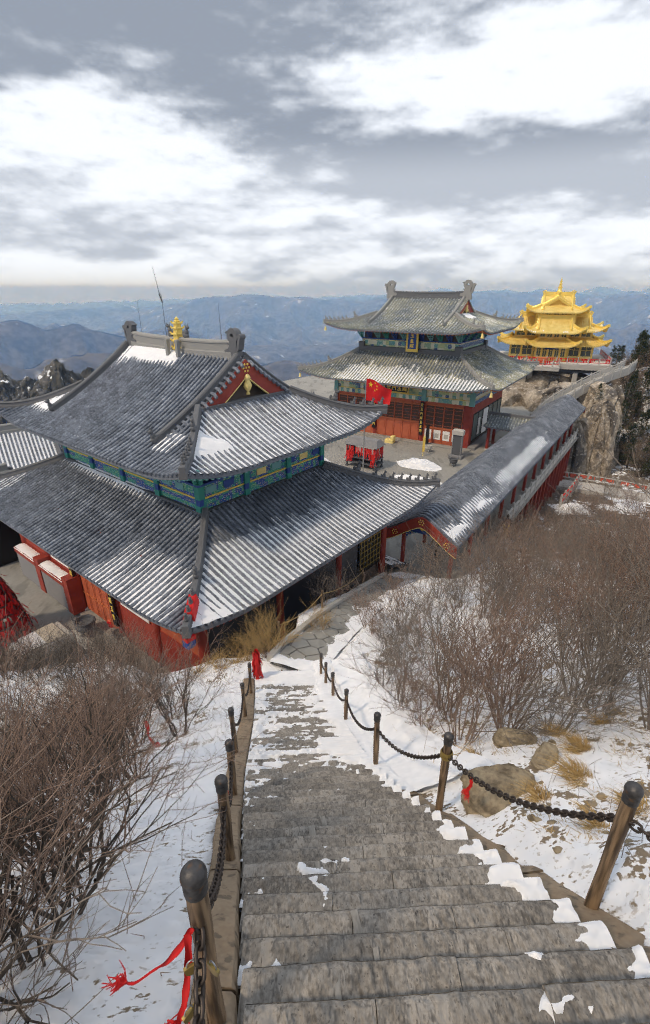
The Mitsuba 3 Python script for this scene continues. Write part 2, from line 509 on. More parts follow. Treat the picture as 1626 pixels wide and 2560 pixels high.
def terr(x, y, detail=True):
    x, y = np.asarray(x, float), np.asarray(y, float)
    L, R = xl(y) - .14, xr(y) + .17
    dl, dr_ = np.maximum(L - x, 0), np.maximum(x - R, 0)
    left = zs(y) - .05 + .06 * ss(.2, .6, dl) - .10 * np.minimum(dl, 1.0) - .40 * np.clip(dl - 1.0, 0, 9) * (1 - .75 * ss(9.3, 11.8, y)) - .8 * np.maximum(dl - 10, 0)
    right = zright(y) - .06 + .12 * ss(.32, .8, dr_) + (.30 * dr_ / (1 + dr_ / 9)) * (1 - ss(9, 19, y)) * np.where(dr_ > 0, 1, 0)
    z = np.where(x < .5 * (L + R), left, right)
    mid = (x > L) & (x < R) & (y < 12.4)
    z = np.where(mid, zs(y) - .45, z)
    # a wooded spur beyond the cliff
    spur = -10.5 - 27 * ((x - 82) / 44.) ** 2 - 20 * ((y - 116) / 52.) ** 2
    spur2 = -11.5 - 19 * ((x - 53) / 17.) ** 2 - 16 * ((y - 80) / 27.) ** 2
    z = np.where((x > 30) & (y > 30), np.maximum(z, np.maximum(np.maximum(spur, spur2), -46)), z)
    if detail:
        q = np.stack([x, y, z * 0], -1)
        off = ss(.0, .8, np.where(x < .5 * (L + R), dl, dr_)) + (y > 12.4) * .4
        z = z + off * (.34 * (nfbm(q * .55, 4, 2) - .5) + np.where(x > .5 * (L + R), .26, .17) * (nfbm(q * 2.3, 3, 5) - .5) + .085 * (nfbm(q * 7, 3, 8) - .5))
    s = court_dist(x, y)
    z = np.minimum(z, np.where(s > 0, -16.15 + 2.7 * s, -16.15))
    d, pz = path_near(x, y)
    w = 1 - ss(.75, 1.5, d)
    z = np.where(y > 11.6, z * (1 - w) + (pz - .10) * w, z)
    edge = np.maximum.reduce([x * 0, y - 112 - .0 * x, -52 - x, np.where(x < 22, y - 88, 0)])
    return z - 1.2 * edge


def ground_mesh(x0, x1, y0, y1, h, hole=None, sink=0.0):
    X, Y = np.meshgrid(np.arange(x0, x1 + h / 2, h), np.arange(y0, y1 + h / 2, h), indexing='ij')
    Z = terr(X, Y)
    keep = None
    if hole:
        cx, cy = X[:-1, :-1] + h / 2, Y[:-1, :-1] + h / 2
        keep = ~((cx > hole[0]) & (cx < hole[1]) & (cy > hole[2]) & (cy < hole[3]))
    return MB().grid(np.stack([X, Y, Z - sink], -1), keep)


put('hillside', ground_mesh(-13, 17, -4, 30, .14), 'm_ground', smooth=True, kind='structure', label='snow covered hillside falling away on both sides of the stone stairs')
put('ground', ground_mesh(-64, 112, -8, 160, 1.0, hole=(-12, 16, -3, 29), sink=.04), 'm_woodland', smooth=True, kind='structure', label='winter ground around the temple plateau and the wooded spur')

# courtyard paving, with raised kerb where it ends
cp = Polygon([(-44, -25.8), (-.4, -25.8), (-.4, -7.9), (9.3, -7.9), (9.4, 7.6), (12.5, 7.6), (12.2, 13), (9.3, 17), (7.2, 51), (2, 61.5), (-44, 61.5)])
put('courtyard', MB().prism(cp, .3, mat4((1, 0, 0), (0, 1, 0), (0, 0, 1), (0, 0, GZ - .3))), 'm_paving', fr=F_pav, kind='structure', label='grey paved courtyard between the temple halls')
kb = MB()
for (a, b) in (((-.4, -25.8), (-.4, -7.9)), ((-.4, -7.9), (9.3, -7.9))):
    kb.sweep([(*a, GZ + .10), (*b, GZ + .10)], [(-.16, -.35), (.16, -.35), (.16, .06), (.12, .1), (-.12, .1), (-.16, .06)])
put('kerb', kb, 'm_stone_pale', parent='courtyard', fr=F_pav)

# ---------------------------------------------------------------- the stairs
TREAD = .215
st = 'stone_stairs'
labels[st] = {'label': 'worn grey stone stairs with patches of snow going down between two rows of posts', 'kind': 'structure'}
tilt = .045
edges = np.arange(-1.6, 11.75, TREAD)
snow_on_steps = MB()
pale = MB()
for i, y0 in enumerate(edges):
    a, b, z = xl(y0), xr(y0) + .06, float(zs(y0 + TREAD * .5))
    z2 = float(zs(y0 + TREAD * 1.5))
    sk = put('step', MB().box(a + .02, b - .02, y0 - .01, y0 + TREAD - .02, z - .45, z - .035), 'm_kerb', parent=st)
    cuts = np.sort(np.r_[0, [rng.uniform(.22, .78)], 1]) if i % 3 else np.array([0, rng.uniform(.2, .4), rng.uniform(.6, .8), 1])
    for c0, c1 in zip(cuts[:-1], cuts[1:]):
        n = 22
        X = a + np.linspace(c0, c1, n) * (b - a)
        X[0] += .0025
        X[-1] -= .0025
        wob = .009 * (nfbm(np.stack([X * 3.1, X * 0 + i * 7.7, X * 0], -1), 3, 4) - .5) * 2 + .014 * (nfbm(np.stack([X * 21, X * 0 + i * 3.7, X * 0], -1), 2, 4) - .5)
        dz, sl = rng.normal(0, .005), rng.normal(-.012, .008)
        rows = []
        yb, yf = y0 - .03 + tilt * (X - a), y0 + TREAD + tilt * (X - a) + wob
        for t in (0, .2, .4, .6, .8, .93):
            Y = yb + (yf - yb) * t
            Z = z + dz + .009 * (nfbm(np.stack([X * 9, Y * 9, X * 0 + i], -1), 3, 6) - .5) * 2 - .010 * (t > .9) + sl * t
            rows.append(np.stack([X, Y, Z], -1))
        rows.append(np.stack([X, yf, z + dz + sl - .034 + 0 * X], -1))
        rows.append(np.stack([X, yf - .012, z2 - .05 + 0 * X], -1))
        G = np.array(rows).transpose(1, 0, 2)
        m = MB().grid(G)
        for e in (0, -1):
            m.grid(np.stack([G[e], G[e] - [0, 0, .05]]))
        put('stone_block', m, 'm_step', parent=sk, smooth=50)
    # snow lying on this tread
    nx, ny = 130, 12
    U, Tt = np.meshgrid(np.linspace(0, 1, nx), np.linspace(0, 1, ny), indexing='ij')
    XX = a + U * (b - a)
    YY = y0 - .02 + tilt * (XX - a) + Tt * (TREAD + .02)
    q = np.stack([XX, YY, XX * 0], -1)
    n1, n2 = nfbm(q * np.array([2.6, 5, 1]), 4, 21) - .5, nfbm(q * np.array([11, 13, 1]), 3, 22) - .5
    right, leftd = b - XX, XX - a
    c = -.50 + .6 * n1 + .70 * n2
    near = 1 - ss(2.7, 3.4, y0) * 1.0
    c = c + near * 1.0 * ss(.34 + .2 * n1, .03, right) * (1 if y0 > .9 else .25) * (.55 + .9 * (1 - Tt))
    c = c + ss(2.9, 3.4, y0) * .62 * ss(.16, .02, right)
    c = c + .78 * ss(.55 + .5 * n1, .02, leftd) * (1 - .75 * Tt) * (0.6 + .4 * math.sin(i * 2.3))
    c = c + .18 * ss(2.2, 4.2, y0) + .34 * ss(4.5, 5.3, y0) * (1 - .4 * ss(5.6, 6.2, y0)) + .10 * ss(6, 8, y0)
    c = c + 1.15 * ss(4.3, 6.4, y0) * ss(.62, .85, U + .5 * n1 - .13 * ss(6, 8, y0)) + 1.2 * ss(10.7, 11.6, y0)
    c = c + .45 * (nnoise(np.stack([XX * 1.7, YY * 1.5, XX * 0 + 3], -1), 5) > .78) * ss(0, .3, n1)
    th = np.clip(c + .34 * (nfbm(q * 26, 3, 27) - .5), -.4, .35) * .11 - .012 + .004 * n2
    th = th - .03 * ss(.9, 1, Tt)
    keep = np.maximum.reduce([th[:-1, :-1], th[1:, :-1], th[:-1, 1:], th[1:, 1:]]) > -.022
    if keep.any():
        snow_on_steps.grid(np.stack([XX, YY, z + th], -1), keep)
    if y0 > .4 and y0 < 5.2:
        for _ in range(rng.integers(0, 2)):
            w, l = rng.uniform(.025, .065), TREAD * rng.uniform(.45, .9)
            x0 = rng.uniform(a + .3, b - .55)
            yy = y0 + tilt * (x0 - a) + rng.uniform(0, TREAD - l)
            k = rng.uniform(-.28, -.05)
            pts = np.array([[x0, yy], [x0 + w, yy + .01], [x0 + w + k * l, yy + l], [x0 + k * l, yy + l - .01]])
            g = np.array([[[*pts[0], z + .005], [*pts[3], z + .002]], [[*pts[1], z + .006], [*pts[2], z + .002]]])
            pale.grid(g)
put('snow', snow_on_steps, 'm_snow', parent=st, smooth=True, kind='stuff')
put('worn_patch', pale, 'm_worn', parent=st, kind='stuff')


def kerb_line(side, y0, y1, w0, w1, seglen, jitter):
    y = y0
    while y < y1:
        e = min(y + seglen * rng.uniform(.8, 1.2), y1)
        Y = np.linspace(y + .012, e - .012, 9)
        base = xl(Y) if side < 0 else xr(Y) + .04
        w = np.interp(Y, [y0, y1], [w0, w1])
        sec = []
        for k, (t, h) in enumerate(((0, -.4), (0.0, .035), (.07, .075), (.55, .085), (.93, .065), (1, .03), (1.02, -.4))):
            X = base + side * (t * w)
            Z = zs(Y) + h - .05 + jitter * (nfbm(np.stack([X * 5, Y * 5, X * 0 + k], -1), 3, 12) - .5)
            X = X + jitter * .8 * (nfbm(np.stack([Y * 4, X * 0 + k * .3, X * 0 + side], -1), 3, 14) - .5)
            sec.append(np.stack([X, Y, Z], -1))
        m = MB().grid(np.array(sec))
        for j in (0, -1):
            ring = np.array(sec)[:, j]
            m.add(np.vstack([ring, ring.mean(0)]), [[k, k + 1, len(ring)] for k in range(len(ring) - 1)])
        put('kerb_slab', m, 'm_kerb', parent=st, smooth=40)
        y = e


kerb_line(-1, -1.4, 11.6, .20, .34, 1.25, .05)
kerb_line(1, -1.4, 4.9, .50, .30, 1.5, .15)

# snow blown over the right bank and the lower flight
nx, ny = 60, 170
Yg = np.linspace(4.2, 12.6, ny)
U = np.linspace(-.35, 1.25, nx)
UU, YY = np.meshgrid(U, Yg, indexing='ij')
XX = xr(YY) + UU
n1 = nfbm(np.stack([XX * 1.8, YY * 1.8, XX * 0], -1), 4, 41) - .5
th = -.09 + .22 * ss(-.35, .25, UU + .35 * n1 + .25 * ss(6, 9, YY) - .2 * (1 - ss(4.2, 5.2, YY))) + .05 * n1
Zb = np.where(UU < .3, zs(YY), terr(XX, YY))
keep = np.maximum.reduce([th[:-1, :-1], th[1:, :-1], th[:-1, 1:], th[1:, 1:]]) > -.03
put('snow_bank', MB().grid(np.stack([XX, YY, Zb + th], -1), keep), 'm_snow', smooth=True, kind='structure', label='smooth bank of snow over the right edge of the lower stairs')

# ---------------------------------------------------------------- crazy paved path below the stairs
pm = labels.setdefault('paved_path', {'label': 'path of broken grey slabs leading from the foot of the stairs to the gallery', 'kind': 'structure'})
tang = np.gradient(PATH, axis=0)
tang /= np.linalg.norm(tang[:, :2], axis=1, keepdims=True)
fine = np.linspace(0, 1, 60)
cl = np.stack([np.interp(fine, np.linspace(0, 1, len(PATH)), PATH[:, k]) for k in range(3)], -1)
tg = np.gradient(cl[:, :2], axis=0)
tg /= np.linalg.norm(tg, axis=1, keepdims=True)
nr = np.stack([tg[:, 1], -tg[:, 0]], -1)
ml, mr = cl.copy(), cl.copy()
ml[:, :2] -= nr * .78
mr[:, :2] += nr * .9
put('mortar_bed', MB().grid(np.stack([ml, mr]) - [0, 0, .02]), 'm_greydark', parent='paved_path')
pts = np.array([(i * .62 + (j % 2) * .31 + rng.uniform(-.2, .2), j * .55 + rng.uniform(-.18, .18)) for i in range(24) for j in range(-2, 3)])
from scipy.spatial import Voronoi
vr = Voronoi(pts)
strip = Polygon([(0, -.76), (14, -.76), (14, .88), (0, .88)])
arc = np.r_[0, np.cumsum(np.linalg.norm(np.diff(cl[:, :2], axis=0), axis=1))]
for r in vr.regions:
    if not r or -1 in r:
        continue
    g = Polygon(vr.vertices[r]).intersection(strip).buffer(-.022)
    if g.is_empty or g.area < .03 or g.geom_type != 'Polygon':
        continue
    c = np.array(g.exterior.coords)[:-1]
    x, y, z = (np.interp(c[:, 0], arc, v) for v in (cl[:, 0], cl[:, 1], cl[:, 2]))
    ax, ay = np.interp(c[:, 0], arc, nr[:, 0]), np.interp(c[:, 0], arc, nr[:, 1])
    hh = rng.uniform(.012, .03)
    top = np.stack([x + ax * c[:, 1], y + ay * c[:, 1], z + hh], -1)
    m = MB()
    k = len(top)
    m.add(np.vstack([top, top.mean(0)]), [[j, (j + 1) % k, k] for j in range(k)])
    m.add(np.vstack([top, top - [0, 0, .06]]), [[j, (j + 1) % k, k + (j + 1) % k, k + j] for j in range(k)])
    put('paving_slab', m, 'm_paving', parent='paved_path')
X, Y = np.meshgrid(np.linspace(0, 1, 120), np.linspace(-.8, 1.0, 36), indexing='ij')
ci = X * (len(cl) - 1)
sx, sy, sz = (np.interp(ci, np.arange(len(cl)), cl[:, k]) for k in range(3))
ax, ay = np.interp(ci, np.arange(len(cl)), nr[:, 0]), np.interp(ci, np.arange(len(cl)), nr[:, 1])
sx, sy = sx + ax * Y, sy + ay * Y
n1 = nfbm(np.stack([sx * 1.5, sy * 1.5, sx * 0], -1), 4, 81) - .5
th = -.05 + .16 * n1 + .10 * ss(.1, .8, Y) + .13 * ss(.16, .05, X)
mx = np.maximum.reduce([th[:-1, :-1], th[1:, :-1], th[:-1, 1:], th[1:, 1:]])
put('snow', MB().grid(np.stack([sx, sy, sz + .02 + np.clip(th, -.06, .09)], -1), mx > -.02), 'm_snow', parent='paved_path', smooth=True, kind='stuff')
lw = cl.copy()
lw[:, :2] -= nr * .88
put('kerb', MB().sweep(lw[2:] + [0, 0, .05], [(-.1, -.9), (.1, -.9), (.1, .1), (-.1, .1)]), 'm_stone_pale', parent='paved_path')

# ---------------------------------------------------------------- far mountains
def ranges():
    az = np.radians(np.linspace(-78, 78, 700))
    r = np.geomspace(130, 30000, 300)
    A, Rr = np.meshgrid(az, r, indexing='ij')
    x, y = Rr * np.sin(A), Rr * np.cos(A)
    deg = np.degrees(A)
    floor = np.interp(np.log(Rr), np.log([130, 600, 2000, 4500, 30000]), [-95, -330, -720, -925, -930])
    rough = nfbm(np.stack([x / 900, y / 900, x * 0], -1), 5, 8) - .5
    h = np.zeros_like(x)

    def ridged(u, v, seed, o=4):
        q = np.stack([u, v, u * 0 + seed], -1)
        return np.clip(sum(.5 ** k * (1 - np.minimum(np.abs(4.4 * (nnoise(q * 1.9 ** k, seed + k) - .5)), 1.3)) for k in range(o)) / 1.55, -.2, 1)
    for i, (R, w, lam, amp, ks, es) in enumerate((
            (2900, 1300, 420, .16, [-78, -32, -29.5, -27.2, -24, -21, -16, -10, 0, 12, 20, 27, 34, 78], [-4.2, -4.2, -4.7, -4.2, -4.7, -5.0, -6.3, -7.6, -9.5, -9.5, -8, -7.2, -6.8, -6]),
            (4500, 1500, 560, .42, [-78, -30, -20, -14, -10.5, -8, -4, 2, 8, 15, 25, 34, 78], [-4.4, -4.2, -4.6, -5.8, -5.0, -6.4, -8.4, -8.8, -7.6, -6.6, -6, -5.8, -4]),
            (7000, 2200, 760, .34, [-78, -31, -29, -27, -25, -23, -20, -17, -14, -12, -8, -3, 4, 10, 18, 25, 34, 78], [-2.6, -3.0, -2.7, -2.6, -3.1, -3.4, -2.9, -3.2, -3.7, -4.4, -5.4, -5.6, -4.8, -4.2, -3.9, -3.7, -3.3, -2.2]),
            (12300, 4600, 1000, .17, [-78, -31, -20, -16, -10, -5, 0, 6, 12, 17, 23, 31, 78], [-2, -2.2, -1.8, -1.45, -1.15, -.9, -.7, -.7, -.72, -.72, -.75, -.95, -.8]),
            (16500, 3000, 1500, .12, [-78, -31, -20, -10, 0, 12, 23, 31, 78], [-1.6, -2.1, -1.55, -1.1, -.75, -.35, -.4, -.35, -.4]),
            (21500, 3000, 1900, .05, [-78, -31, -25, -20, -10, -5, 2, 8, 12, 15, 18, 24, 31, 78], [-1.0, -1.35, -1.15, -1.05, -.9, -.75, -.6, -.25, .1, .05, .05, .12, .12, .1]))):
        crest = R * np.tan(np.radians(np.interp(deg, ks, es))) - floor
        wob = nnoise(np.stack([A * R / 2200., A * 0 + i, A * 0], -1), 90 + i) - .5
        n1 = 2.0 * sum(.5 ** k * (nnoise(np.stack([A * R / (2.1 * lam) * 2 ** k, A * 0 + i * 3.3, A * 0], -1), 30 + k) - .5) for k in range(4))
        t = np.abs(Rr - R - wob * w * .7) / w
        wx = 260 * (nfbm(np.stack([x / 900, y / 900, x * 0 + i], -1), 3, 60 + i) - .5)
        spur = ridged((A * R + wx) / lam, (Rr - R + wx) / (2.3 * lam), 5 + 10 * i)
        hh = crest * (1.0 + amp * n1) * np.clip(1 - t, 0, 1) ** 1.05 * (1 - (.05 + .62 * np.clip(t * 3.2, 0, 1)) * (1 - spur))
        h = np.maximum(h, hh)
    z = floor + np.maximum(h, 0) * (1 + .05 * rough) + 26 * rough * ss(900, 2500, Rr) * ss(0, 200, h)
    return MB().grid(np.stack([x, y, z], -1))


put('hills', ranges(), 'm_far', smooth=True, kind='structure', label='blue winter mountain ranges fading into the distance')
g = np.linspace(0, 2 * np.pi, 97)[:-1]
put('plain', MB().add(np.vstack([np.stack([29500 * np.cos(g), 29500 * np.sin(g), g * 0 - 934], -1), [[0, 0, -934]]]), [[i, (i + 1) % 96, 96] for i in range(96)]), 'm_far', kind='structure', label='valley floor under the mountains')


def rock_mass(cx, cy, top, bottom, rx, ry, seed, sub=5, amp=.32, square=3.0, cells=46, lean=0.0, rug=.30):
    """a weathered rock body: rounded block split by joints into ribs and ledges"""
    g = np.random.default_rng(seed)
    m = trimesh.creation.icosphere(subdivisions=sub)
    v = np.array(m.vertices)
    k = (np.abs(v) ** square).sum(1) ** (-1 / square)
    v = v * k[:, None]
    H = (top - bottom) / 2
    q = v * [1, 1, H / (rx + ry)]
    p = v * [rx, ry, H]
    w = q + .22 * np.stack([nfbm(q * 1.7 + seed + 10 * j, 3, seed + j) - .5 for j in range(3)], -1)
    c = g.normal(0, 1, (cells, 3))
    c = c / np.linalg.norm(c, axis=1, keepdims=True) * [1, 1, H / (rx + ry)]
    D = np.linalg.norm((w[:, None] - c[None]) * [1, 1, .42], axis=2)
    o = np.sort(D, axis=1)
    off = g.uniform(-.5, .5, cells)[D.argmin(1)]
    crack = np.exp(-((o[:, 1] - o[:, 0]) / .055) ** 2)
    n1 = nfbm(q * 1.6 + seed, 4, seed) - .5
    n2 = nfbm(q * np.array([7, 7, 3.0]) + seed * 2, 4, seed + 3) - .5
    d = 1 + amp * (.8 * n1 + .52 * off - .34 * crack + rug * n2)
    p[:, :2] *= (d * (1.0 - .16 * (p[:, 2] / H) ** 3))[:, None]
    p[:, 2] += H * (.12 * n1 + .10 * off * (p[:, 2] > 0) + .25 * (rug - .3) * n2)
    p[:, 0] += lean * p[:, 2]
    return MB().add(p + [cx, cy, (top + bottom) / 2], m.faces)


for (R, az, el, rad, s) in ((300, -27.6, -6.75, 17, 3), (360, -32.6, -7.3, 24, 7), (330, -30.3, -8.1, 15, 9), (310, -24.6, -7.9, 17, 14), (420, -37, -7.0, 30, 18), (520, -21.5, -9.0, 30, 22)):
    x, y, z = R * math.sin(math.radians(az)), R * math.cos(math.radians(az)), R * math.tan(math.radians(el))
    put('crag', rock_mass(x, y, z, z - 110, rad, rad, s, amp=.62, cells=150, square=2.1, rug=.75), 'm_crag', smooth=20, kind='structure', label='dark rocky crag dusted with snow beyond the left roof')
for (x, y, top, bot, rx, ry, s) in ((30.8, 61.6, -14.4, -33, 3.0, 3.4, 4), (34.0, 60.6, -12.4, -34, 2.0, 2.6, 9), (36.6, 66.5, -11.4, -34, 3.0, 4.2, 12), (33.5, 71.5, -12.4, -36, 5.6, 5.0, 17), (37.5, 83, -12.2, -45, 10.5, 9.5, 21), (30, 76, -13.8, -40, 6, 5, 26)):
    put('cliff', rock_mass(x, y, top, bot, rx, ry, s, amp=.5, sub=6 if s < 15 else 5), 'm_rock', smooth=22, kind='structure', label='weathered ochre rock of the cliff below the golden temple')
# ---------------------------------------------------------------- roofs
class Roof:
    """a hipped roof round four sides: a skirt of width o, or (g given) a hip-and-gable roof up to a ridge along x"""

    def __init__(self, ex, ey, ze, H, o=None, g=None, lift=.55, Q=3.6, lin=.6):
        self.ex, self.ey, self.ze, self.H, self.o, self.g, self.L, self.Q, self.lin = ex, ey, ze, H, o, g, lift, Q, lin
        self.run = o if g is None else ey

    def half(self, s):
        return self.ex if s % 2 == 0 else self.ey

    def dmax(self, s, u):
        q = np.maximum(self.half(s) - np.abs(u), 0)
        if self.g is None:
            return np.minimum(self.o, q)
        if s % 2 == 0:
            return np.where(np.abs(u) > self.g, np.minimum(q, self.ex - self.g), self.ey)
        return np.minimum(self.ex - self.g, q)

    def z(self, q, d):
        t = np.maximum(d, -.5) / self.run
        fade = np.clip(1 - d / (.9 * self.Q), 0, 1)
        return self.ze + self.H * (self.lin * t + (1 - self.lin) * t * np.abs(t)) + self.L * np.clip(1 - q / self.Q, 0, 1) ** 2 * fade

    def pt(self, s, u, d, dz=0.0):
        u, d = np.broadcast_arrays(np.asarray(u, float), np.asarray(d, float))
        q = np.maximum(self.half(s) - np.abs(u), 0)
        z = self.z(q, d) + dz
        a = (self.ey if s % 2 == 0 else self.ex) - d
        return np.stack([u, -a, z] if s == 0 else [a, u, z] if s == 1 else [u, a, z] if s == 2 else [-a, u, z], -1)

    def pan(self, s, dz=0.0, n=72, m=9, top=None):
        h = self.half(s)
        u = np.linspace(-h, h, n)
        if self.g is not None and s % 2 == 0:
            u = np.sort(np.r_[u, -self.g - 1e-4, -self.g + 1e-4, self.g - 1e-4, self.g + 1e-4])
        t = np.linspace(0, 1, m)
        dm = self.dmax(s, u) if top is None else np.minimum(self.dmax(s, u), top)
        return self.pt(s, u[:, None], dm[:, None] * t[None, :], dz)

    def row(self, s, u, r, tile=.44, fine=True):
        dm = float(self.dmax(s, u))
        k = max(1, int(math.ceil(dm / tile)))
        if fine:
            d = np.sort(np.r_[np.arange(k) * tile, np.arange(k) * tile + tile * .93])
            rr = np.tile([1.0, .86], k)
            keep = d < dm
            d, rr = np.r_[d[keep], dm], np.r_[rr[keep], .9]
        else:
            d, rr = np.linspace(0, dm, max(4, k // 2 + 2)), 1.0
        d = d - .05 * (1 - d / max(dm, .1))
        uu = u + (rng.normal(0, .008) + rng.normal(0, .006, len(d)) if fine else 0)
        p = self.pt(s, uu, d) + np.array([0, 0, .035])
        t = np.gradient(p, axis=0)
        t /= np.linalg.norm(t, axis=1, keepdims=True)
        a = np.array([1.0, 0, 0]) if s % 2 == 0 else np.array([0, 1.0, 0])
        nrm = np.cross(a, t)
        nrm *= np.sign(nrm[:, 2:]) + (nrm[:, 2:] == 0)
        nrm /= np.linalg.norm(nrm, axis=1, keepdims=True)
        g = np.radians([-35, 25, 65, 115, 155, 215] if fine else [-30, 30, 90, 150, 210])
        R = (r * rr * np.ones(len(d)))[:, None, None]
        v = p[:, None] + R * (np.cos(g)[None, :, None] * a + np.sin(g)[None, :, None] * nrm[:, None])
        mb = MB().grid(v)
        ring = v[0]
        c = ring.mean(0)
        mb.add(np.vstack([c + (ring - c) * 1.08, c]), [[i, i + 1, len(ring)] for i in range(len(ring) - 1)] + [[len(ring) - 1, 0, len(ring)]])
        return mb

    def rows_u(self, s, sp):
        h = self.half(s)
        n = int((h - .14) / sp)
        return np.arange(-n, n + 1) * sp

    def hip(self, sx, sy, n=16, d0=-.12, d1=None):
        d1 = (self.o if self.g is None else self.ex - self.g) if d1 is None else d1
        d = np.linspace(d0, d1, n)
        return np.stack([sx * (self.ex - d), sy * (self.ey - d), self.z(np.maximum(d, 0), d)], -1), d


RIDGE = [(-.14, -.12), (.14, -.12), (.14, .10), (.10, .13), (.10, .24), (.13, .27), (.09, .34), (-.09, .34), (-.13, .27), (-.10, .24), (-.10, .13), (-.14, .10)]


def beast(scale=1.0, yaw=0.0, at=(0, 0, 0)):
    """a small seated roof beast: haunches, chest, head with ears"""
    mb = MB()
    for (c, r, sq) in (((0, 0, .10), .11, (1.3, .8, 1)), ((.05, 0, .22), .085, (1, .8, 1.3)), ((.11, 0, .36), .07, (1.3, .8, .9)), ((-.13, 0, .16), .05, (1.2, .5, 1.8))):
        m = trimesh.creation.icosphere(subdivisions=1, radius=r)
        mb.add(m.vertices * sq + c, m.faces)
    for s in (-1, 1):
        mb.add(np.array([[.07, s * .03, .40], [.12, s * .05, .40], [.08, s * .06, .50], [.05, s * .045, .4]]), [[0, 1, 2], [1, 3, 2], [3, 0, 2]])
    v, f = mb.get()
    c, s = math.cos(yaw), math.sin(yaw)
    v = v * scale @ np.array([[c, s, 0], [-s, c, 0], [0, 0, 1]])
    return MB().add(v + at, f)


def chiwen(h, th=.32):
    """outline of a ridge-end dragon: jaws on the ridge, body rising, tail curled outward, sword hilt behind"""
    t = np.linspace(0, 1, 40)
    ang = np.radians(200 - 300 * t)
    rad = .27 * (1 - .5 * t)
    curl = LineString(np.stack([-.02 + rad * np.cos(ang) - .02, 1.02 + rad * np.sin(ang)], -1)).buffer(.10)
    body = Polygon([(-.42, 0), (.46, 0), (.50, .14), (.36, .22), (.48, .30), (.44, .42), (.24, .46), (.12, .62), (.10, .86), (-.22, .98), (-.33, .80), (-.30, .55), (-.40, .30)])
    hilt = unary_union([LineString([(-.40, .5), (-.52, .98)]).buffer(.055), Point(-.53, 1.02).buffer(.10)])
    fin = unary_union([Polygon([(.1, .6), (.26, .72), (.1, .74)]), Polygon([(.1, .78), (.22, .9), (.08, .9)]), Polygon([(-.3, .85), (-.44, 1.02), (-.26, 1.0)]), Polygon([(.2, 1.1), (.36, 1.16), (.22, 1.22)])])
    return trimesh.creation.extrude_polygon(unary_union([body, curl, hilt, fin]).buffer(.012), th, engine='earcut'), h / 1.35


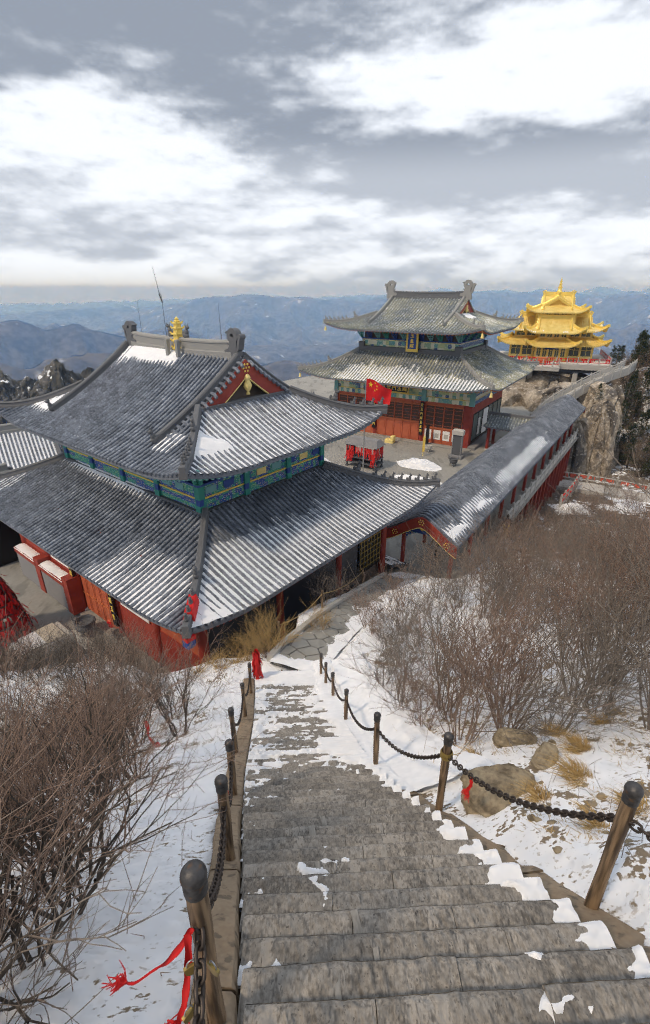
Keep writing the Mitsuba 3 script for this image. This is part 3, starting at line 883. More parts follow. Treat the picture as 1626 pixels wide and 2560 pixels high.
def build_roof(bld, name, fr, R, M, sp, rad, parts=(0, 1), fine=(0, 1), snow=None, hips=True, beasts=(), rows=True, soffit=None, rafters=True, rafter_mat='m_orange', seed=0, label=None):
    roof = f'{bld}__{name}'
    mb = MB()
    for s in range(4):
        mb.grid(R.pan(s, -.012))
        e = R.pan(s, 0, m=2)[:, 0]
        mb.grid(np.stack([e - [0, 0, .012], e - [0, 0, .15]]))
    key = put(name, mb, M['pan'], parent=bld, fr=fr, **({'label': label} if label else {}))
    rest = MB()
    for s in range(4) if rows else ():
        for u in R.rows_u(s, sp):
            if float(R.dmax(s, u)) < .12:
                continue
            m = R.row(s, u, rad, fine=s in fine)
            if s in parts:
                put('tile_row', m, M['tile'], parent=key, fr=fr, smooth=60)
            else:
                v, f = m.get()
                rest.add(v, f)
    if rest.n:
        put('tile_rows', rest, M['tile'], parent=key, fr=fr, smooth=60, kind='stuff')
    under = MB()
    for s in range(4):
        h = R.half(s)
        u = np.linspace(-h + .05, h - .05, 60)
        top = R.pan(s, -.155, n=60, m=4, top=(R.o if R.g is None else R.ex - R.g) * .92)
        under.grid(top)
    put('soffit', under, soffit or M['soffit'], parent=key, fr=fr)
    if rafters:
        rf = MB()
        for s in (0, 1):
            h = R.half(s)
            for u in np.arange(-h + .2, h - .1, sp if sp > .25 else .27):
                a, b = R.pt(s, u, .06, -.20), R.pt(s, u, .75, -.22)
                rf.sweep([a, b], [(-.055, -.055), (.055, -.055), (.055, .055), (-.055, .055)])
        put('rafter_ends', rf, rafter_mat, parent=key, fr=fr, kind='stuff')
    if hips:
        for sx in (-1, 1):
            for sy in (-1, 1):
                p, d = R.hip(sx, sy)
                w = .8 + .2 * np.clip(d / 1.5, 0, 1)
                m = MB().sweep(p + [0, 0, .02], RIDGE)
                put('hip_ridge', m, M['ridge'], parent=key, fr=fr, smooth=30)
        for (sx, sy, n, sc) in beasts:
            dd = np.linspace(.12, .12 + .34 * (n - 1), n)
            for j, d in enumerate(np.r_[dd, dd[-1] + .7]):
                x, y, z = sx * (R.ex - d), sy * (R.ey - d), float(R.z(d, d)) + .32
                put('ridge_beast', beast(sc * (1.5 if j == n else 1.0), math.atan2(sy, sx), (x, y, z)), M['ridge'], parent=key, fr=fr, smooth=40)
    if snow:
        sm = MB()
        for s, fn in snow.items():
            h = R.half(s)
            du, dd = .085, .11
            U = np.arange(-h + .06, h - .06, du)
            D = np.linspace(0, 1, int(max(R.dmax(s, 0.0), 1) / dd) + 2)
            UU = U[:, None] * np.ones((1, len(D)))
            DD = np.maximum(R.dmax(s, U) - .02, .01)[:, None] * D[None, :] - .02
            q = np.stack([UU, DD, UU * 0 + s * 9 + seed], -1)
            n1, n2 = nfbm(q * np.array([.55, .8, 1]), 4, 51 + seed) - .5, nfbm(q * np.array([3.4, 2.2, 1]), 3, 52 + seed) - .5
            row_n = nnoise(np.stack([np.round((UU - sp / 2) / sp) * 7.3, DD * .9, UU * 0 + s], -1), 61 + seed) - .5
            th = fn(UU, DD, n1, n2) + .05 * n2 + .05 * row_n
            th = np.where(th > .06, .06 + .9 * np.maximum(th - .125, 0), th)
            th = np.clip(th, -.1, .17)
            mx = np.maximum.reduce([th[:-1, :-1], th[1:, :-1], th[:-1, 1:], th[1:, 1:]])
            P3 = R.pt(s, UU, DD, 0.0)
            P3[..., 2] += th
            sm.grid(P3, mx > -.012)
        if sm.n:
            put('snow', sm, 'm_snow', parent=key, fr=fr, smooth=True, kind='stuff', label='snow lying in the furrows between the tile rows')
    return key


def gable_parts(key, fr, R, M, r, sides=(1,), board='m_red', studs=True, wall='m_core', board_drop=.72):
    g, ds = R.g, R.ex - R.g
    d = np.linspace(ds * .86, R.ey, 22)
    yy, zz = R.ey - d, R.z(np.full_like(d, 9.), d)
    for sgn in sides:
        out = np.r_[np.stack([-yy, zz - .02], -1), np.stack([yy, zz - .02], -1)[::-1][1:]]
        inn = out.copy()
        inn[:, 1] -= board_drop
        z0 = float(R.z(9., ds)) - .05
        tri = Polygon(np.r_[out, [[yy[0], z0 - .3], [-yy[0], z0 - .3]]])
        Mx = mat4((0, 1, 0), (0, 0, 1), (1, 0, 0), (sgn * (g - .55) - (.1 if sgn > 0 else 0), 0, 0))
        put('gable_wall', MB().prism(tri, .1, Mx), wall, parent=key, fr=fr)
        chev = Polygon(np.r_[out, inn[::-1]]).buffer(0)
        Mx = mat4((0, 1, 0), (0, 0, 1), (1, 0, 0), (sgn * (g + .0) - .05, 0, 0))
        put('bargeboard', MB().prism(chev, .10, Mx), board, parent=key, fr=fr)
        line = inn.copy()
        trim = Polygon(np.r_[line, (line - [0, .05])[::-1]]).buffer(0)
        put('bargeboard_trim', MB().prism(trim, .12, mat4((0, 1, 0), (0, 0, 1), (1, 0, 0), (sgn * g - .055, 0, 0))), 'm_gold_pale', parent=key, fr=fr)
        if studs:
            st_ = MB()
            for f in (.10, .45, .5, .55, .9):
                k = f * (len(out) - 1)
                cy, cz = (np.interp(k, np.arange(len(out)), .5 * (out + inn)[:, j]) for j in (0, 1))
                if f in (.45, .55):
                    continue
                for a in range(7):
                    rr = .0 if a == 6 else .17
                    m = trimesh.creation.icosphere(subdivisions=1, radius=.055)
                    st_.add(m.vertices * [.6, 1, 1] + [sgn * (g + .055), cy + rr * math.cos(a * math.pi / 3), cz + rr * math.sin(a * math.pi / 3)], m.faces)
            put('gold_studs', st_, 'm_goldpaint', parent=key, fr=fr, smooth=True, kind='stuff')
            top = float(inn[:, 1].max())
            pend = MB().lathe([(.0, .0), (.10, -.05), (.16, -.18), (.10, -.28), (.17, -.42), (.20, -.55), (.12, -.72), (.05, -.8), (.11, -.92), (0, -.95)], 8, (sgn * (g + .08), 0, top + .1))
            put('gable_pendant', pend, 'm_gold_pale', parent=key, fr=fr, smooth=True)
        vt = MB()
        for ysgn in (-1, 1):
            for dd in np.arange(ds * .55, R.ey - .1, .27):
                z = float(R.z(9., dd))
                y = ysgn * (R.ey - dd)
                vt.tube([[sgn * (g - .22), y, z + .10], [sgn * (g + .05), y, z + .06], [sgn * (g + .20), y, z - .07]], .085, 6, cap=True)
        put('verge_tiles', vt, M['tile'], parent=key, fr=fr, smooth=50, kind='stuff')
        # flashing where the skirt meets the gable
        z1 = float(R.z(9., ds))
        put('gable_sill', MB().box(min(sgn * (g + .12), sgn * (g - .2)), max(sgn * (g + .12), sgn * (g - .2)), -(R.ey - ds), R.ey - ds, z1 - .05, z1 + .14, .03), M['ridge'], parent=key, fr=fr)
    for sx in (-1, 1):
        for sy in (-1, 1):
            d = np.linspace(ds * .42, R.ey - .05, 18)
            p = np.stack([np.full_like(d, sx * (g - .28)), sy * (R.ey - d), R.z(np.full_like(d, 9.), d) + .02], -1)
            put('gable_ridge', MB().sweep(p, RIDGE), M['ridge'], parent=key, fr=fr, smooth=30)
            put('ridge_beast', beast(1.35, math.atan2(sy, 0), (sx * (g - .28), sy * (R.ey - ds * .40), p[0, 2] + .06)), M['ridge'], parent=key, fr=fr, smooth=40)
    # main ridge with end dragons
    zr = float(R.ze + R.H)
    prof = [(-.17, -.2), (.17, -.2), (.17, .14), (.11, .18), (.11, .50), (.15, .53), (.15, .60), (.08, .68), (-.08, .68), (-.15, .60), (-.15, .53), (-.11, .50), (-.11, .18), (-.17, .14)]
    x = np.linspace(-r, r, 9)
    put('main_ridge', MB().sweep(np.stack([x, 0 * x, zr + .10 * np.abs(x / r) ** 3], -1), prof), M['ridge_main'], parent=key, fr=fr, smooth=30)
    for sx in (-1, 1):
        m, sc = chiwen(R.ornament)
        v = m.vertices * [sc, sc, 1] - [0, 0, .16]
        Mx = mat4((-sx, 0, 0), (0, 0, 1), (0, 1, 0), (sx * (r + .02), 0, zr - .1))
        put('ridge_dragon', MB().add(v @ Mx[:3, :3].T + Mx[:3, 3], m.faces), M['ridge'], parent=key, fr=fr)


def bracket(n=3, s=1.0):
    """a stepped bracket set: arms getting longer as they reach outward (+y) and up"""
    mb = MB()
    for k in range(n):
        z, w, r = k * .22 * s, (.34 + .16 * k) * s, .16 * k * s
        mb.box(-w / 2, w / 2, -.05 + r, .06 + r, z, z + .10 * s)
        for x in (-w / 2, 0, w / 2):
            mb.box(x - .055, x + .055, -.06 + r, .075 + r, z + .10 * s, z + .20 * s)
        mb.box(-.05, .05, 0, .22 + r, z + .01, z + .12 * s)
    return mb


def brackets_round(bld, fr, ax, ay, z, step, mats, faces=(0, 1), n=3, s=1.0):
    for f in faces:
        half = ax if f % 2 == 0 else ay
        k = int(round(2 * half / step))
        for j, u in enumerate(np.linspace(-half, half, k + 1)):
            v, fc = bracket(n, s).get()
            if f == 0:
                v = v * [1, -1, 1] + [u, -ay, z]
            else:
                v = np.stack([ax + v[:, 1], u + v[:, 0], z + v[:, 2]], -1)
            put('bracket', MB().add(v, fc), mats[j % len(mats)], parent=bld, fr=fr)


STROKES = {
    'jade': [((0.1, .9), (.9, .9)), ((.15, .52), (.85, .52)), ((.02, .08), (.98, .08)), ((.5, .9), (.5, .08)), ((.7, .32), (.8, .22))],
    'emperor': [((.5, 1), (.42, .9)), ((.25, .88), (.25, .5)), ((.25, .88), (.75, .88)), ((.75, .88), (.75, .5)), ((.25, .69), (.75, .69)), ((.25, .5), (.75, .5)), ((.15, .38), (.85, .38)), ((.2, .2), (.8, .2)), ((.02, .02), (.98, .02)), ((.5, .38), (.5, .02))],
    'hall': [((.1, .95), (.5, .95)), ((.1, .95), (.1, .5)), ((.1, .72), (.5, .72)), ((.5, .95), (.5, .72)), ((.1, .72), (.02, .0)), ((.12, .55), (.52, .55)), ((.22, .64), (.22, .35)), ((.42, .64), (.42, .35)), ((.08, .35), (.55, .35)), ((.2, .28), (.1, .08)), ((.42, .28), (.5, .08)), ((.65, .95), (.6, .6)), ((.65, .95), (.92, .95)), ((.92, .95), (.95, .66)), ((.6, .48), (.92, .48)), ((.92, .48), (.6, .02)), ((.65, .36), (.98, .02))],
    'gate': [((.1, .95), (.1, 0)), ((.1, .95), (.42, .95)), ((.42, .95), (.42, .62)), ((.1, .62), (.42, .62)), ((.58, .95), (.9, .95)), ((.9, .95), (.9, 0)), ((.58, .95), (.58, .62)), ((.58, .62), (.9, .62))],
    'cloud': [((.15, .9), (.85, .9)), ((.02, .62), (.98, .62)), ((.5, .62), (.2, .1)), ((.2, .1), (.8, .16)), ((.68, .36), (.86, .02))],
}


def glyph(mb, name, M, w, h, th=.07, d=.02):
    for (a, b) in STROKES[name]:
        ln = LineString([(a[0] * w, a[1] * h), (b[0] * w, b[1] * h)]).buffer(th * w, cap_style=2)
        mb.prism(ln, d, M)


def columns(bld, fr, pts, z0, z1, r, m='m_red', base='m_stone_pale'):
    for (x, y) in pts:
        put('column', MB().lathe([(r * 1.02, z0 + .14), (r, z0 + .6), (r, z1)], 14, (x, y, 0)), m, parent=bld, fr=fr, smooth=True)
        put('column_base', MB().lathe([(r * 1.55, z0), (r * 1.5, z0 + .08), (r * 1.1, z0 + .15)], 12, (x, y, 0)), base, parent=bld, fr=fr, smooth=True)


GREY = {'tile': 'm_tile', 'pan': 'm_pan', 'ridge': 'm_ridge', 'ridge_main': 'm_ridge_pale', 'soffit': 'm_soffit'}
HALLM = {'tile': 'm_tile_hall', 'pan': 'm_pan', 'ridge': 'm_ridge_pale', 'ridge_main': 'm_ridge', 'soffit': 'm_soffit'}

# ---------------------------------------------------------------- the near pavilion
pv = thing('temple_pavilion', 'large near temple with two grey roofs streaked with snow and a red gable', 'temple')
LOW = Roof(10.70, 8.47, -10.62, 1.80, o=4.55, lift=.55, Q=3.4, lin=.72)
UPP = Roof(8.34, 6.28, -6.42, 3.5, g=4.85, lift=.55, Q=3.2, lin=.62)
UPP.ornament = 1.38


def sn_low0(u, d, a, b):
    x = -.07 + .14 * ss(3.75, 4.35, d) * ss(4.5, 2.0, u) + .25 * ss(3.9, 4.6, d) * ss(3.6, 1.0, u) * ss(-7, -3, u) * 1.0
    x = x + .125 * ss(2.2, 4.6, u + .9 * d * .2 + 2 * a) * ss(10.2, 8.2, u) * ss(3.4, 1.6, d + 3 * a) + .15 * ss(-6.2, -8.4, u) * ss(3.6, 2.4, d)
    return x + .13 * a


def sn_low1(u, d, a, b):
    x = -.055 + .115 * ss(3.5, 1.9, d + 1.6 * a + .10 * u) + .13 * ss(-4.6, -7.2, u) * ss(3.2, 1.2, d + 2.4 * a) + .03 * ss(0, 5, u)
    return x + .07 * a


def sn_upp0(u, d, a, b):
    x = -.10 + .36 * ss(5.15, 5.75, d + .9 * a) * ss(1.0, .2, u) * ss(-4.2, -3.4, u) + .2 * ss(4.4, 5.6, d) * ss(-3.1, -3.6, u)
    x = x + .30 * ss(-4.6, -5.2, u) * ss(.9, 1.5, d) + .24 * ss(4.5, 4.7, u) * ss(5.9, 5.3, u) * ss(.9, 1.3, d) * ss(2.5, 2.0, d)
    x = x + .11 * ss(-3.9, -4.25, u) * ss(-4.5, -4.32, u)
    return x + .09 * a


def sn_upp1(u, d, a, b):
    x = .004 + .05 * ss(3.6, 2.0, d) + .24 * ss(-1.6, -3.4, u + .4 * d + 1.5 * a) * ss(.5, 1.6, d) - .06 * ss(2, 6, u)
    return x + .10 * a


build_roof(pv, 'lower_roof', F_pav, LOW, GREY, .272, .086, snow={0: sn_low0, 1: sn_low1}, beasts=((1, -1, 4, .9), (1, 1, 8, .9), (-1, -1, 3, .9)), rafter_mat='m_red', seed=1)
k_up = build_roof(pv, 'upper_roof', F_pav, UPP, GREY, .272, .086, snow={0: sn_upp0, 1: sn_upp1}, beasts=((1, -1, 5, .9), (1, 1, 4, .9), (-1, -1, 4, .9)), rafter_mat='m_teal', seed=2)
gable_parts(k_up, F_pav, UPP, GREY, 4.15)
# red cloth tied round the near lower corner
put('corner_cloth', MB().sweep(LOW.hip(1, -1, 6, .35, 1.15)[0] + [0, 0, .06], [(-.2, -.14), (.2, -.14), (.19, .12), (.13, .36), (-.13, .36), (-.19, .12)]), 'm_ribbon', parent=pv, fr=F_pav, smooth=40, label='red cloth tied over the lowest end of the near hip ridge')
cnr = LOW.hip(1, -1, 3, -.1, .2)[0][0]
put('corner_beam', MB().box(cnr[0] - .32, cnr[0] - .02, cnr[1] + .02, cnr[1] + .32, cnr[2] - .62, cnr[2] - .2), 'm_blue', parent=pv, fr=F_pav)
put('corner_cloth', MB().box(cnr[0] - .34, cnr[0] - .0, cnr[1] + .0, cnr[1] + .34, cnr[2] - .34, cnr[2] - .18), 'm_ribbon', parent=pv, fr=F_pav)

# gilded finial, its two guardian beasts, lightning rods
zr = UPP.ze + UPP.H
fin = MB()
z = zr + .1
for (w, h) in ((.30, .14), (.23, .29), (.32, .09), (.21, .26), (.30, .09), (.18, .22), (.26, .08), (.15, .17), (.22, .09)):
    fin.box(-w, w, -w, w, z, z + h, .03)
    for sx in (-1, 1):
        for sy in (-1, 1):
            fin.box(sx * w - .035, sx * w + .035, sy * w - .035, sy * w + .035, z + h - .02, z + h + .06)
    z += h
v, f = fin.get()
z_top = z
v = (v - [0, 0, zr]) * [.86, .86, .9] + [0, 0, zr]
z = zr + (z - zr) * .9
put('ridge_finial', MB().add(v + [.05, 0, 0], f).lathe([(.14, 0), (.17, .05), (.09, .1), (.12, .16), (.04, .21), (0, .27)], 10, (.05, 0, z)), 'm_gold', parent=k_up, fr=F_pav)
for sx in (-1, 1):
    put('finial_beast', beast(1.5, 0 if sx > 0 else math.pi, (.05 + sx * .62, 0, zr + .62)), 'm_ridge', parent=k_up, fr=F_pav, smooth=40)
    for k, yy in enumerate((-.42, .42)):
        put('finial_stand', MB().box(.05 + sx * .42 - .09, .05 + sx * .42 + .09, yy - .09, yy + .09, zr - .2, zr + .6, .03), 'm_ridge_pale', parent=k_up, fr=F_pav)
for x in (-3.2, 3.35):
    put('lightning_rod', MB().tube([[x, 0, zr + .6], [x - .03, 0, zr + 2.3]], [.012, .007], 5), 'm_dark', parent=k_up, fr=F_pav)
put('antenna_mast', MB().tube([[-.95, .0, zr + .6], [-1.0, 0, zr + 2.7]], [.014, .010], 5).tube([[-1.1, .0, zr + 2.55], [-1.75, .2, zr + 3.9]], [.016, .008], 5).tube([[-.95, 0, zr + 2.25], [-1.15, .0, zr + 2.65]], .035, 5), 'm_dark', parent=k_up, fr=F_pav)

# painted band between the roofs
bx, by, zb0 = 5.93, 3.99, -8.95
put('core', MB().box(-bx + .1, bx - .1, -by + .1, by - .1, zb0 - .6, -5.9), 'm_core', parent=pv, fr=F_pav)
for (f, z0, z1, o, m) in ((0, zb0 + .02, zb0 + .20, .16, 'm_ridge'), (1, zb0 + .02, zb0 + .20, .16, 'm_ridge'), (0, zb0 + .24, zb0 + .72, .05, 'm_frieze'), (1, zb0 + .24, zb0 + .72, .05, 'm_frieze'), (0, zb0 + .73, zb0 + .80, .09, 'm_goldpaint'), (1, zb0 + .73, zb0 + .80, .09, 'm_goldpaint'),
                          (0, zb0 + .81, zb0 + 1.36, .06, 'm_frieze'), (1, zb0 + .81, zb0 + 1.36, .06, 'm_frieze'), (0, zb0 + 1.37, zb0 + 1.46, .18, 'm_blue'), (1, zb0 + 1.37, zb0 + 1.46, .18, 'm_blue')):
    mb = MB().box(-bx, bx + (o if f == 0 else 0), -by - o, -by + .12, z0, z1) if f == 0 else MB().box(bx - .12, bx + o - .003, -by + .004, by, z0, z1)
    put('painted_beam' if m == 'm_frieze' else 'beam_trim', mb, m, parent=pv, fr=F_pav)
for (x, y) in [(-bx, -by), (-3.1, -by), (-.1, -by), (2.9, -by), (bx, -by), (bx, -1.4), (bx, 1.4), (bx, by)]:
    put('frieze_post', MB().box(x - .15, x + .15 + .02, y - .17, y + .13, zb0 + .21, zb0 + 1.50), 'm_green', parent=pv, fr=F_pav)
    put('frieze_post_panel', MB().box(x - .08, x + .172, y - .172, y + .05, zb0 + .5, zb0 + .78), 'm_blue', parent=pv, fr=F_pav)
for (f, half) in ((0, bx), (1, by)):
    for u in np.arange(-half + .55, half - .4, 1.0):   # raised painted cartouches
        mm = ('m_gold_pale', 'm_blue', 'm_teal')[int(rng.integers(0, 3))]
        if f == 0:
            mb = MB().box(u - .3, u + .3, -by - .085, -by - .02, zb0 + .93, zb0 + 1.24, 0)
        else:
            mb = MB().box(bx + .02, bx + .085, u - .3, u + .3, zb0 + .93, zb0 + 1.24, 0)
        put('cartouche', mb, mm, parent=pv, fr=F_pav)
brackets_round(pv, F_pav, bx + .05, by + .05, zb0 + 1.48, 1.0, ('m_green', 'm_blue'), n=3, s=1.15)

# walls of the lower storey
wx, wy, zt = 8.58, 6.5, -10.55
put('wall_core', MB().box(-wx + .25, wx - .25, -wy + .25, wy - .1, GZ, zt + .25), 'm_core', parent=pv, fr=F_pav)
put('plinth', MB().box(-wx - .4, wx + .4, -wy - .5, wy + .4, GZ, GZ + .16, .02), 'm_paving', parent=pv, fr=F_pav)
columns(pv, F_pav, [(x, -wy) for x in (-wx, -5.3, -1.95, 1.95, 5.3, wx)] + [(wx, -2.2), (wx, 2.2), (wx, wy)], GZ + .16, zt + .6, .21)
put('lintel', MB().box(-wx, wx, -wy - .13, -wy + .25, -11.35, -10.75), 'm_frieze', parent=pv, fr=F_pav)
put('lintel', MB().box(wx - .25, wx + .13, -wy, wy, -11.35, -10.75), 'm_dark', parent=pv, fr=F_pav)
for (a, b, kind) in ((-wx, -5.3, 'ledge'), (-5.3, -1.95, 'ledge'), (-1.95, 1.95, 'doors'), (1.95, 5.3, 'posters'), (5.3, wx, 'plain')):
    if kind == 'doors':
        n = 5
        w = (b - a - .5) / n
        for k in range(n):
            x0 = a + .25 + k * w
            d = put('door_panel', MB().box(x0 + .02, x0 + w - .02, -wy - .02, -wy + .06, GZ + .25, -11.4), 'm_door', parent=pv, fr=F_pav)
            for (z0, z1) in ((GZ + .40, GZ + 1.25), (GZ + 1.40, GZ + 3.0), (GZ + 3.12, GZ + 4.4)):
                put('panel', MB().box(x0 + .12, x0 + w - .12, -wy - .045, -wy + .0, z0, z1, 0), 'm_door', parent=d, fr=F_pav)
            put('rail', MB().box(x0 + .02, x0 + w - .02, -wy - .06, -wy, GZ + 1.28, GZ + 1.36), 'm_orange', parent=d, fr=F_pav)
        put('gold_medallion', MB().lathe([(0, .03), (.2, .03), (.26, 0), (.3, -.03)], 10), 'm_goldpaint', parent=pv, fr=lambda v: F_pav(np.stack([v[:, 0] - .9, -wy - .07 - v[:, 2], v[:, 1] - 12.2], -1)), smooth=30)
        for x in (a, b):
            cb = put('couplet_board', MB().box(x - .17, x + .17, -wy - .34, -wy - .22, GZ + 1.0, -11.3), 'm_black', parent=pv, fr=F_pav)
            ch = MB()
            for j in range(7):
                glyph(ch, ('jade', 'cloud', 'gate', 'emperor', 'hall', 'jade', 'cloud')[j], mat4((1, 0, 0), (0, 0, 1), (0, -1, 0), (x - .1, -wy - .342, -11.75 - j * .48)), .2, .3, .1)
            put('lettering', ch, 'm_goldpaint', parent=cb, fr=F_pav)
    else:
        put('upper_panel', MB().box(a + .22, b - .22, -wy - .02, -wy + .08, GZ + 2.3, -11.36), 'm_door', parent=pv, fr=F_pav)
        for k in range(3):
            x0 = a + .4 + k * (b - a - .8) / 3
            put('window', MB().box(x0 + .06, x0 + (b - a - .8) / 3 - .06, -wy - .05, -wy + .0, GZ + 2.9, GZ + 4.3), 'm_lattice', parent=pv, fr=F_pav)
        put('dado', MB().box(a + .22, b - .22, -wy - .06, -wy + .08, GZ + .16, GZ + 2.3), 'm_red', parent=pv, fr=F_pav)
    if kind == 'ledge':
        put('low_wall', MB().box(a + .3, b - .3, -wy - .72, -wy - .065, GZ + .16, GZ + 1.75), 'm_grey', parent=pv, fr=F_pav)
        put('wall_coping', MB().box(a + .25, b - .25, -wy - .78, -wy - .06, GZ + 1.752, GZ + 2.05, .03), 'm_red', parent=pv, fr=F_pav)
        put('pier', MB().box(b - .35, b + .25, -wy - .76, -wy - .06, GZ + .16, GZ + 2.3), 'm_red', parent=pv, fr=F_pav)
        X, Y = np.meshgrid(np.linspace(a + .3, b - .3, 30), np.linspace(-wy - .8, -wy - .1, 8), indexing='ij')
        zz = GZ + 2.04 + .10 * np.sin(np.linspace(0, np.pi, 8))[None] * (.5 + nfbm(np.stack([X * 2, Y * 2, X * 0], -1), 3, 3)) - .02
        put('ledge_snow', MB().grid(np.stack([X, Y, zz], -1)), 'm_snow', parent=pv, fr=F_pav, smooth=True)
    if kind in ('posters', 'ledge') and a > -6:
        put('notice_board', MB().box(a + .5, b - .5, -wy - .12, -wy - .075, GZ + 2.35, GZ + 3.6), 'm_white', parent=pv, fr=F_pav)
        lines = MB()
        for k in range(4):
            x0 = a + .62 + k * (b - a - 1.2) / 4
            for j in range(5):
                lines.box(x0, x0 + .34 + .1 * ((j * 7 + k) % 3), -wy - .124, -wy - .119, GZ + 2.55 + j * .18, GZ + 2.60 + j * .18)
        put('printed_lines', lines, 'm_greydark', parent=pv, fr=F_pav, kind='stuff')
for j in range(23):   # dark boarded right wall
    z0 = GZ + .18 + j * .205
    put('wall_slat', MB().sweep([[wx, -wy + .22, z0], [wx, 3.9, z0]], [(-.02, 0), (.055, 0), (.03, .185), (-.02, .19)]), 'm_siding', parent=pv, fr=F_pav)
lat = put('lattice_window', MB().box(wx - .06, wx + .02, 4.1, wy - .24, GZ + 1.2, -11.4), 'm_black', parent=pv, fr=F_pav)
bars = MB()
for k in range(7):
    bars.box(wx + .02, wx + .06, 4.2 + k * .32, 4.25 + k * .32, GZ + 1.4, -11.6)
for k in range(9):
    bars.box(wx + .022, wx + .055, 4.15, wy - .3, GZ + 1.5 + k * .34, GZ + 1.55 + k * .34)
put('lattice_bars', bars, 'm_brass', parent=lat, fr=F_pav, kind='stuff')

# ---------------------------------------------------------------- the second hall
hl = thing('temple_hall', 'red walled temple hall beyond the courtyard under two greenish grey tiled roofs', 'temple')
HL = Roof(11.15, 9.71, -9.22, 2.75, o=5.3, lift=.62, Q=4.2, lin=.66)
HU = Roof(9.0, 7.59, -4.12, 3.05, g=4.6, lift=.58, Q=3.8, lin=.55)
HU.ornament = 1.95


def sn_h0(u, d, a, b):
    return -.05 + .10 * ss(3.4, 1.0, d) * ss(-9, -3, u) + .10 * a + .06 * ss(5, 2, abs(u + 2)) * ss(4.4, 2.2, d)


def sn_h1(u, d, a, b):
    return -.085 + .22 * a + .1 * b


def sn_hu1(u, d, a, b):
    return -.08 + .2 * a + .34 * ss(2.6, 3.6, d) * ss(-2.0, -1.2, u) * ss(1.6, .6, u)


build_roof(hl, 'lower_roof', F_hall, HL, HALLM, .36, .098, parts=(), fine=(), snow={0: sn_h0, 1: sn_h1}, beasts=((1, -1, 4, .9), (-1, -1, 6, .95), (1, 1, 5, .9)), seed=3)
k_hu = build_roof(hl, 'upper_roof', F_hall, HU, HALLM, .36, .098, parts=(), fine=(), snow={0: lambda u, d, a, b: -.075 + .14 * a + .05 * ss(6.2, 7.4, d) * ss(2, 4, u), 1: sn_hu1}, beasts=((1, -1, 3, .9), (-1, -1, 6, .95), (1, 1, 6, .95)), seed=4)
gable_parts(k_hu, F_hall, HU, HALLM, 4.45)
hbx, hby, hz0 = 5.77, 4.47, -6.5
put('core', MB().box(-hbx + .15, hbx - .15, -hby + .15, hby - .15, hz0 - .6, -3.6), 'm_core', parent=hl, fr=F_hall)
for (f, h2) in ((0, hbx), (1, hby)):
    def bar(z0, z1, o, m, nm, a=None, b=None):
        a, b = (-h2 if a is None else a), (h2 if b is None else b)
        mb = MB().box(a, b + (o if f == 0 and b == h2 else 0), -hby - o, -hby + .1, z0, z1) if f == 0 else MB().box(hbx - .1, hbx + o - .003, a + .004, b, z0, z1)
        put(nm, mb, m, parent=hl, fr=F_hall)
    bar(hz0 - .2, hz0 + .38, .30, 'm_ridge', 'roof_curb')
    bar(hz0 + .42, hz0 + 1.10, .05, 'm_frieze_pale', 'painted_beam')
    bar(hz0 + 1.105, hz0 + 1.16, .10, 'm_goldpaint', 'beam_trim')
    bar(hz0 + 1.165, hz0 + 1.28, .2, 'm_blue', 'beam_trim')
for (x, y) in ((-hbx, -hby), (hbx, -hby), (hbx, hby)):
    put('roof_curb_block', MB().box(x - .32, x + .36, y - .36, y + .32, hz0 - .2, hz0 + .85, .05), 'm_ridge', parent=hl, fr=F_hall)
brackets_round(hl, F_hall, hbx + .05, hby + .05, hz0 + 1.28, 1.05, ('m_green', 'm_blue', 'm_teal'), n=4, s=1.0)
pk = put('name_plaque', MB().box(.05, 1.45, -hby - .75, -hby - .62, hz0 + .1, hz0 + 2.35, 0), 'm_goldpaint', parent=hl, fr=F_hall, label='blue upright name board in a gold frame under the upper eave')
put('plaque_field', MB().box(.28, 1.22, -hby - .79, -hby - .755, hz0 + .42, hz0 + 2.08), 'm_blue', parent=pk, fr=F_hall)
tx = MB()
for j, gname in enumerate(('jade', 'emperor', 'hall')):
    glyph(tx, gname, mat4((1, 0, 0), (0, 0, 1), (0, -1, 0), (.53, -hby - .792, hz0 + 1.58 - j * .52)), .44, .4, .08)
put('lettering', tx, 'm_goldpaint', parent=pk, fr=F_hall)

hwx, hwy = 8.32, 5.91
zf = -11.35
put('wall_core', MB().box(-hwx + .2, hwx - .2, -hwy + .2, hwy - .1, GZ, -8.2), 'm_core', parent=hl, fr=F_hall)
for (z0, z1, o, m, nm) in ((zf, zf + .48, .05, 'm_frieze_pale', 'painted_beam'), (zf + .5, zf + .56, .09, 'm_goldpaint', 'beam_trim'), (zf + .58, zf + 1.22, .07, 'm_frieze_pale', 'painted_beam'), (zf + 1.23, zf + 1.30, .12, 'm_goldpaint', 'beam_trim'), (zf + 1.31, zf + 1.5, .16, 'm_frieze', 'painted_beam')):
    put(nm, MB().box(-hwx, hwx + o, -hwy - o, -hwy + .2, z0, z1), m, parent=hl, fr=F_hall)
    put(nm, MB().box(hwx - .2, hwx + o - .003, -hwy + .2, hwy, z0, z1), m, parent=hl, fr=F_hall)
for x in (-hwx, -2.95, 2.95, hwx):
    put('frieze_post', MB().box(x - .26, x + .26, -hwy - .2, -hwy + .1, zf - .02, zf + 1.52), 'm_teal', parent=hl, fr=F_hall)
brackets_round(hl, F_hall, hwx + .05, hwy + .05, zf + 1.52, 1.1, ('m_green', 'm_goldpaint', 'm_blue'), n=3, s=.95)
columns(hl, F_hall, [(x, -hwy) for x in (-hwx, -2.95, 2.95)], GZ, zf, .27)
put('corner_pier', MB().box(hwx - .75, hwx + .04, -hwy - .06, -hwy + .8, GZ, zf - .01), 'm_red', parent=hl, fr=F_hall)
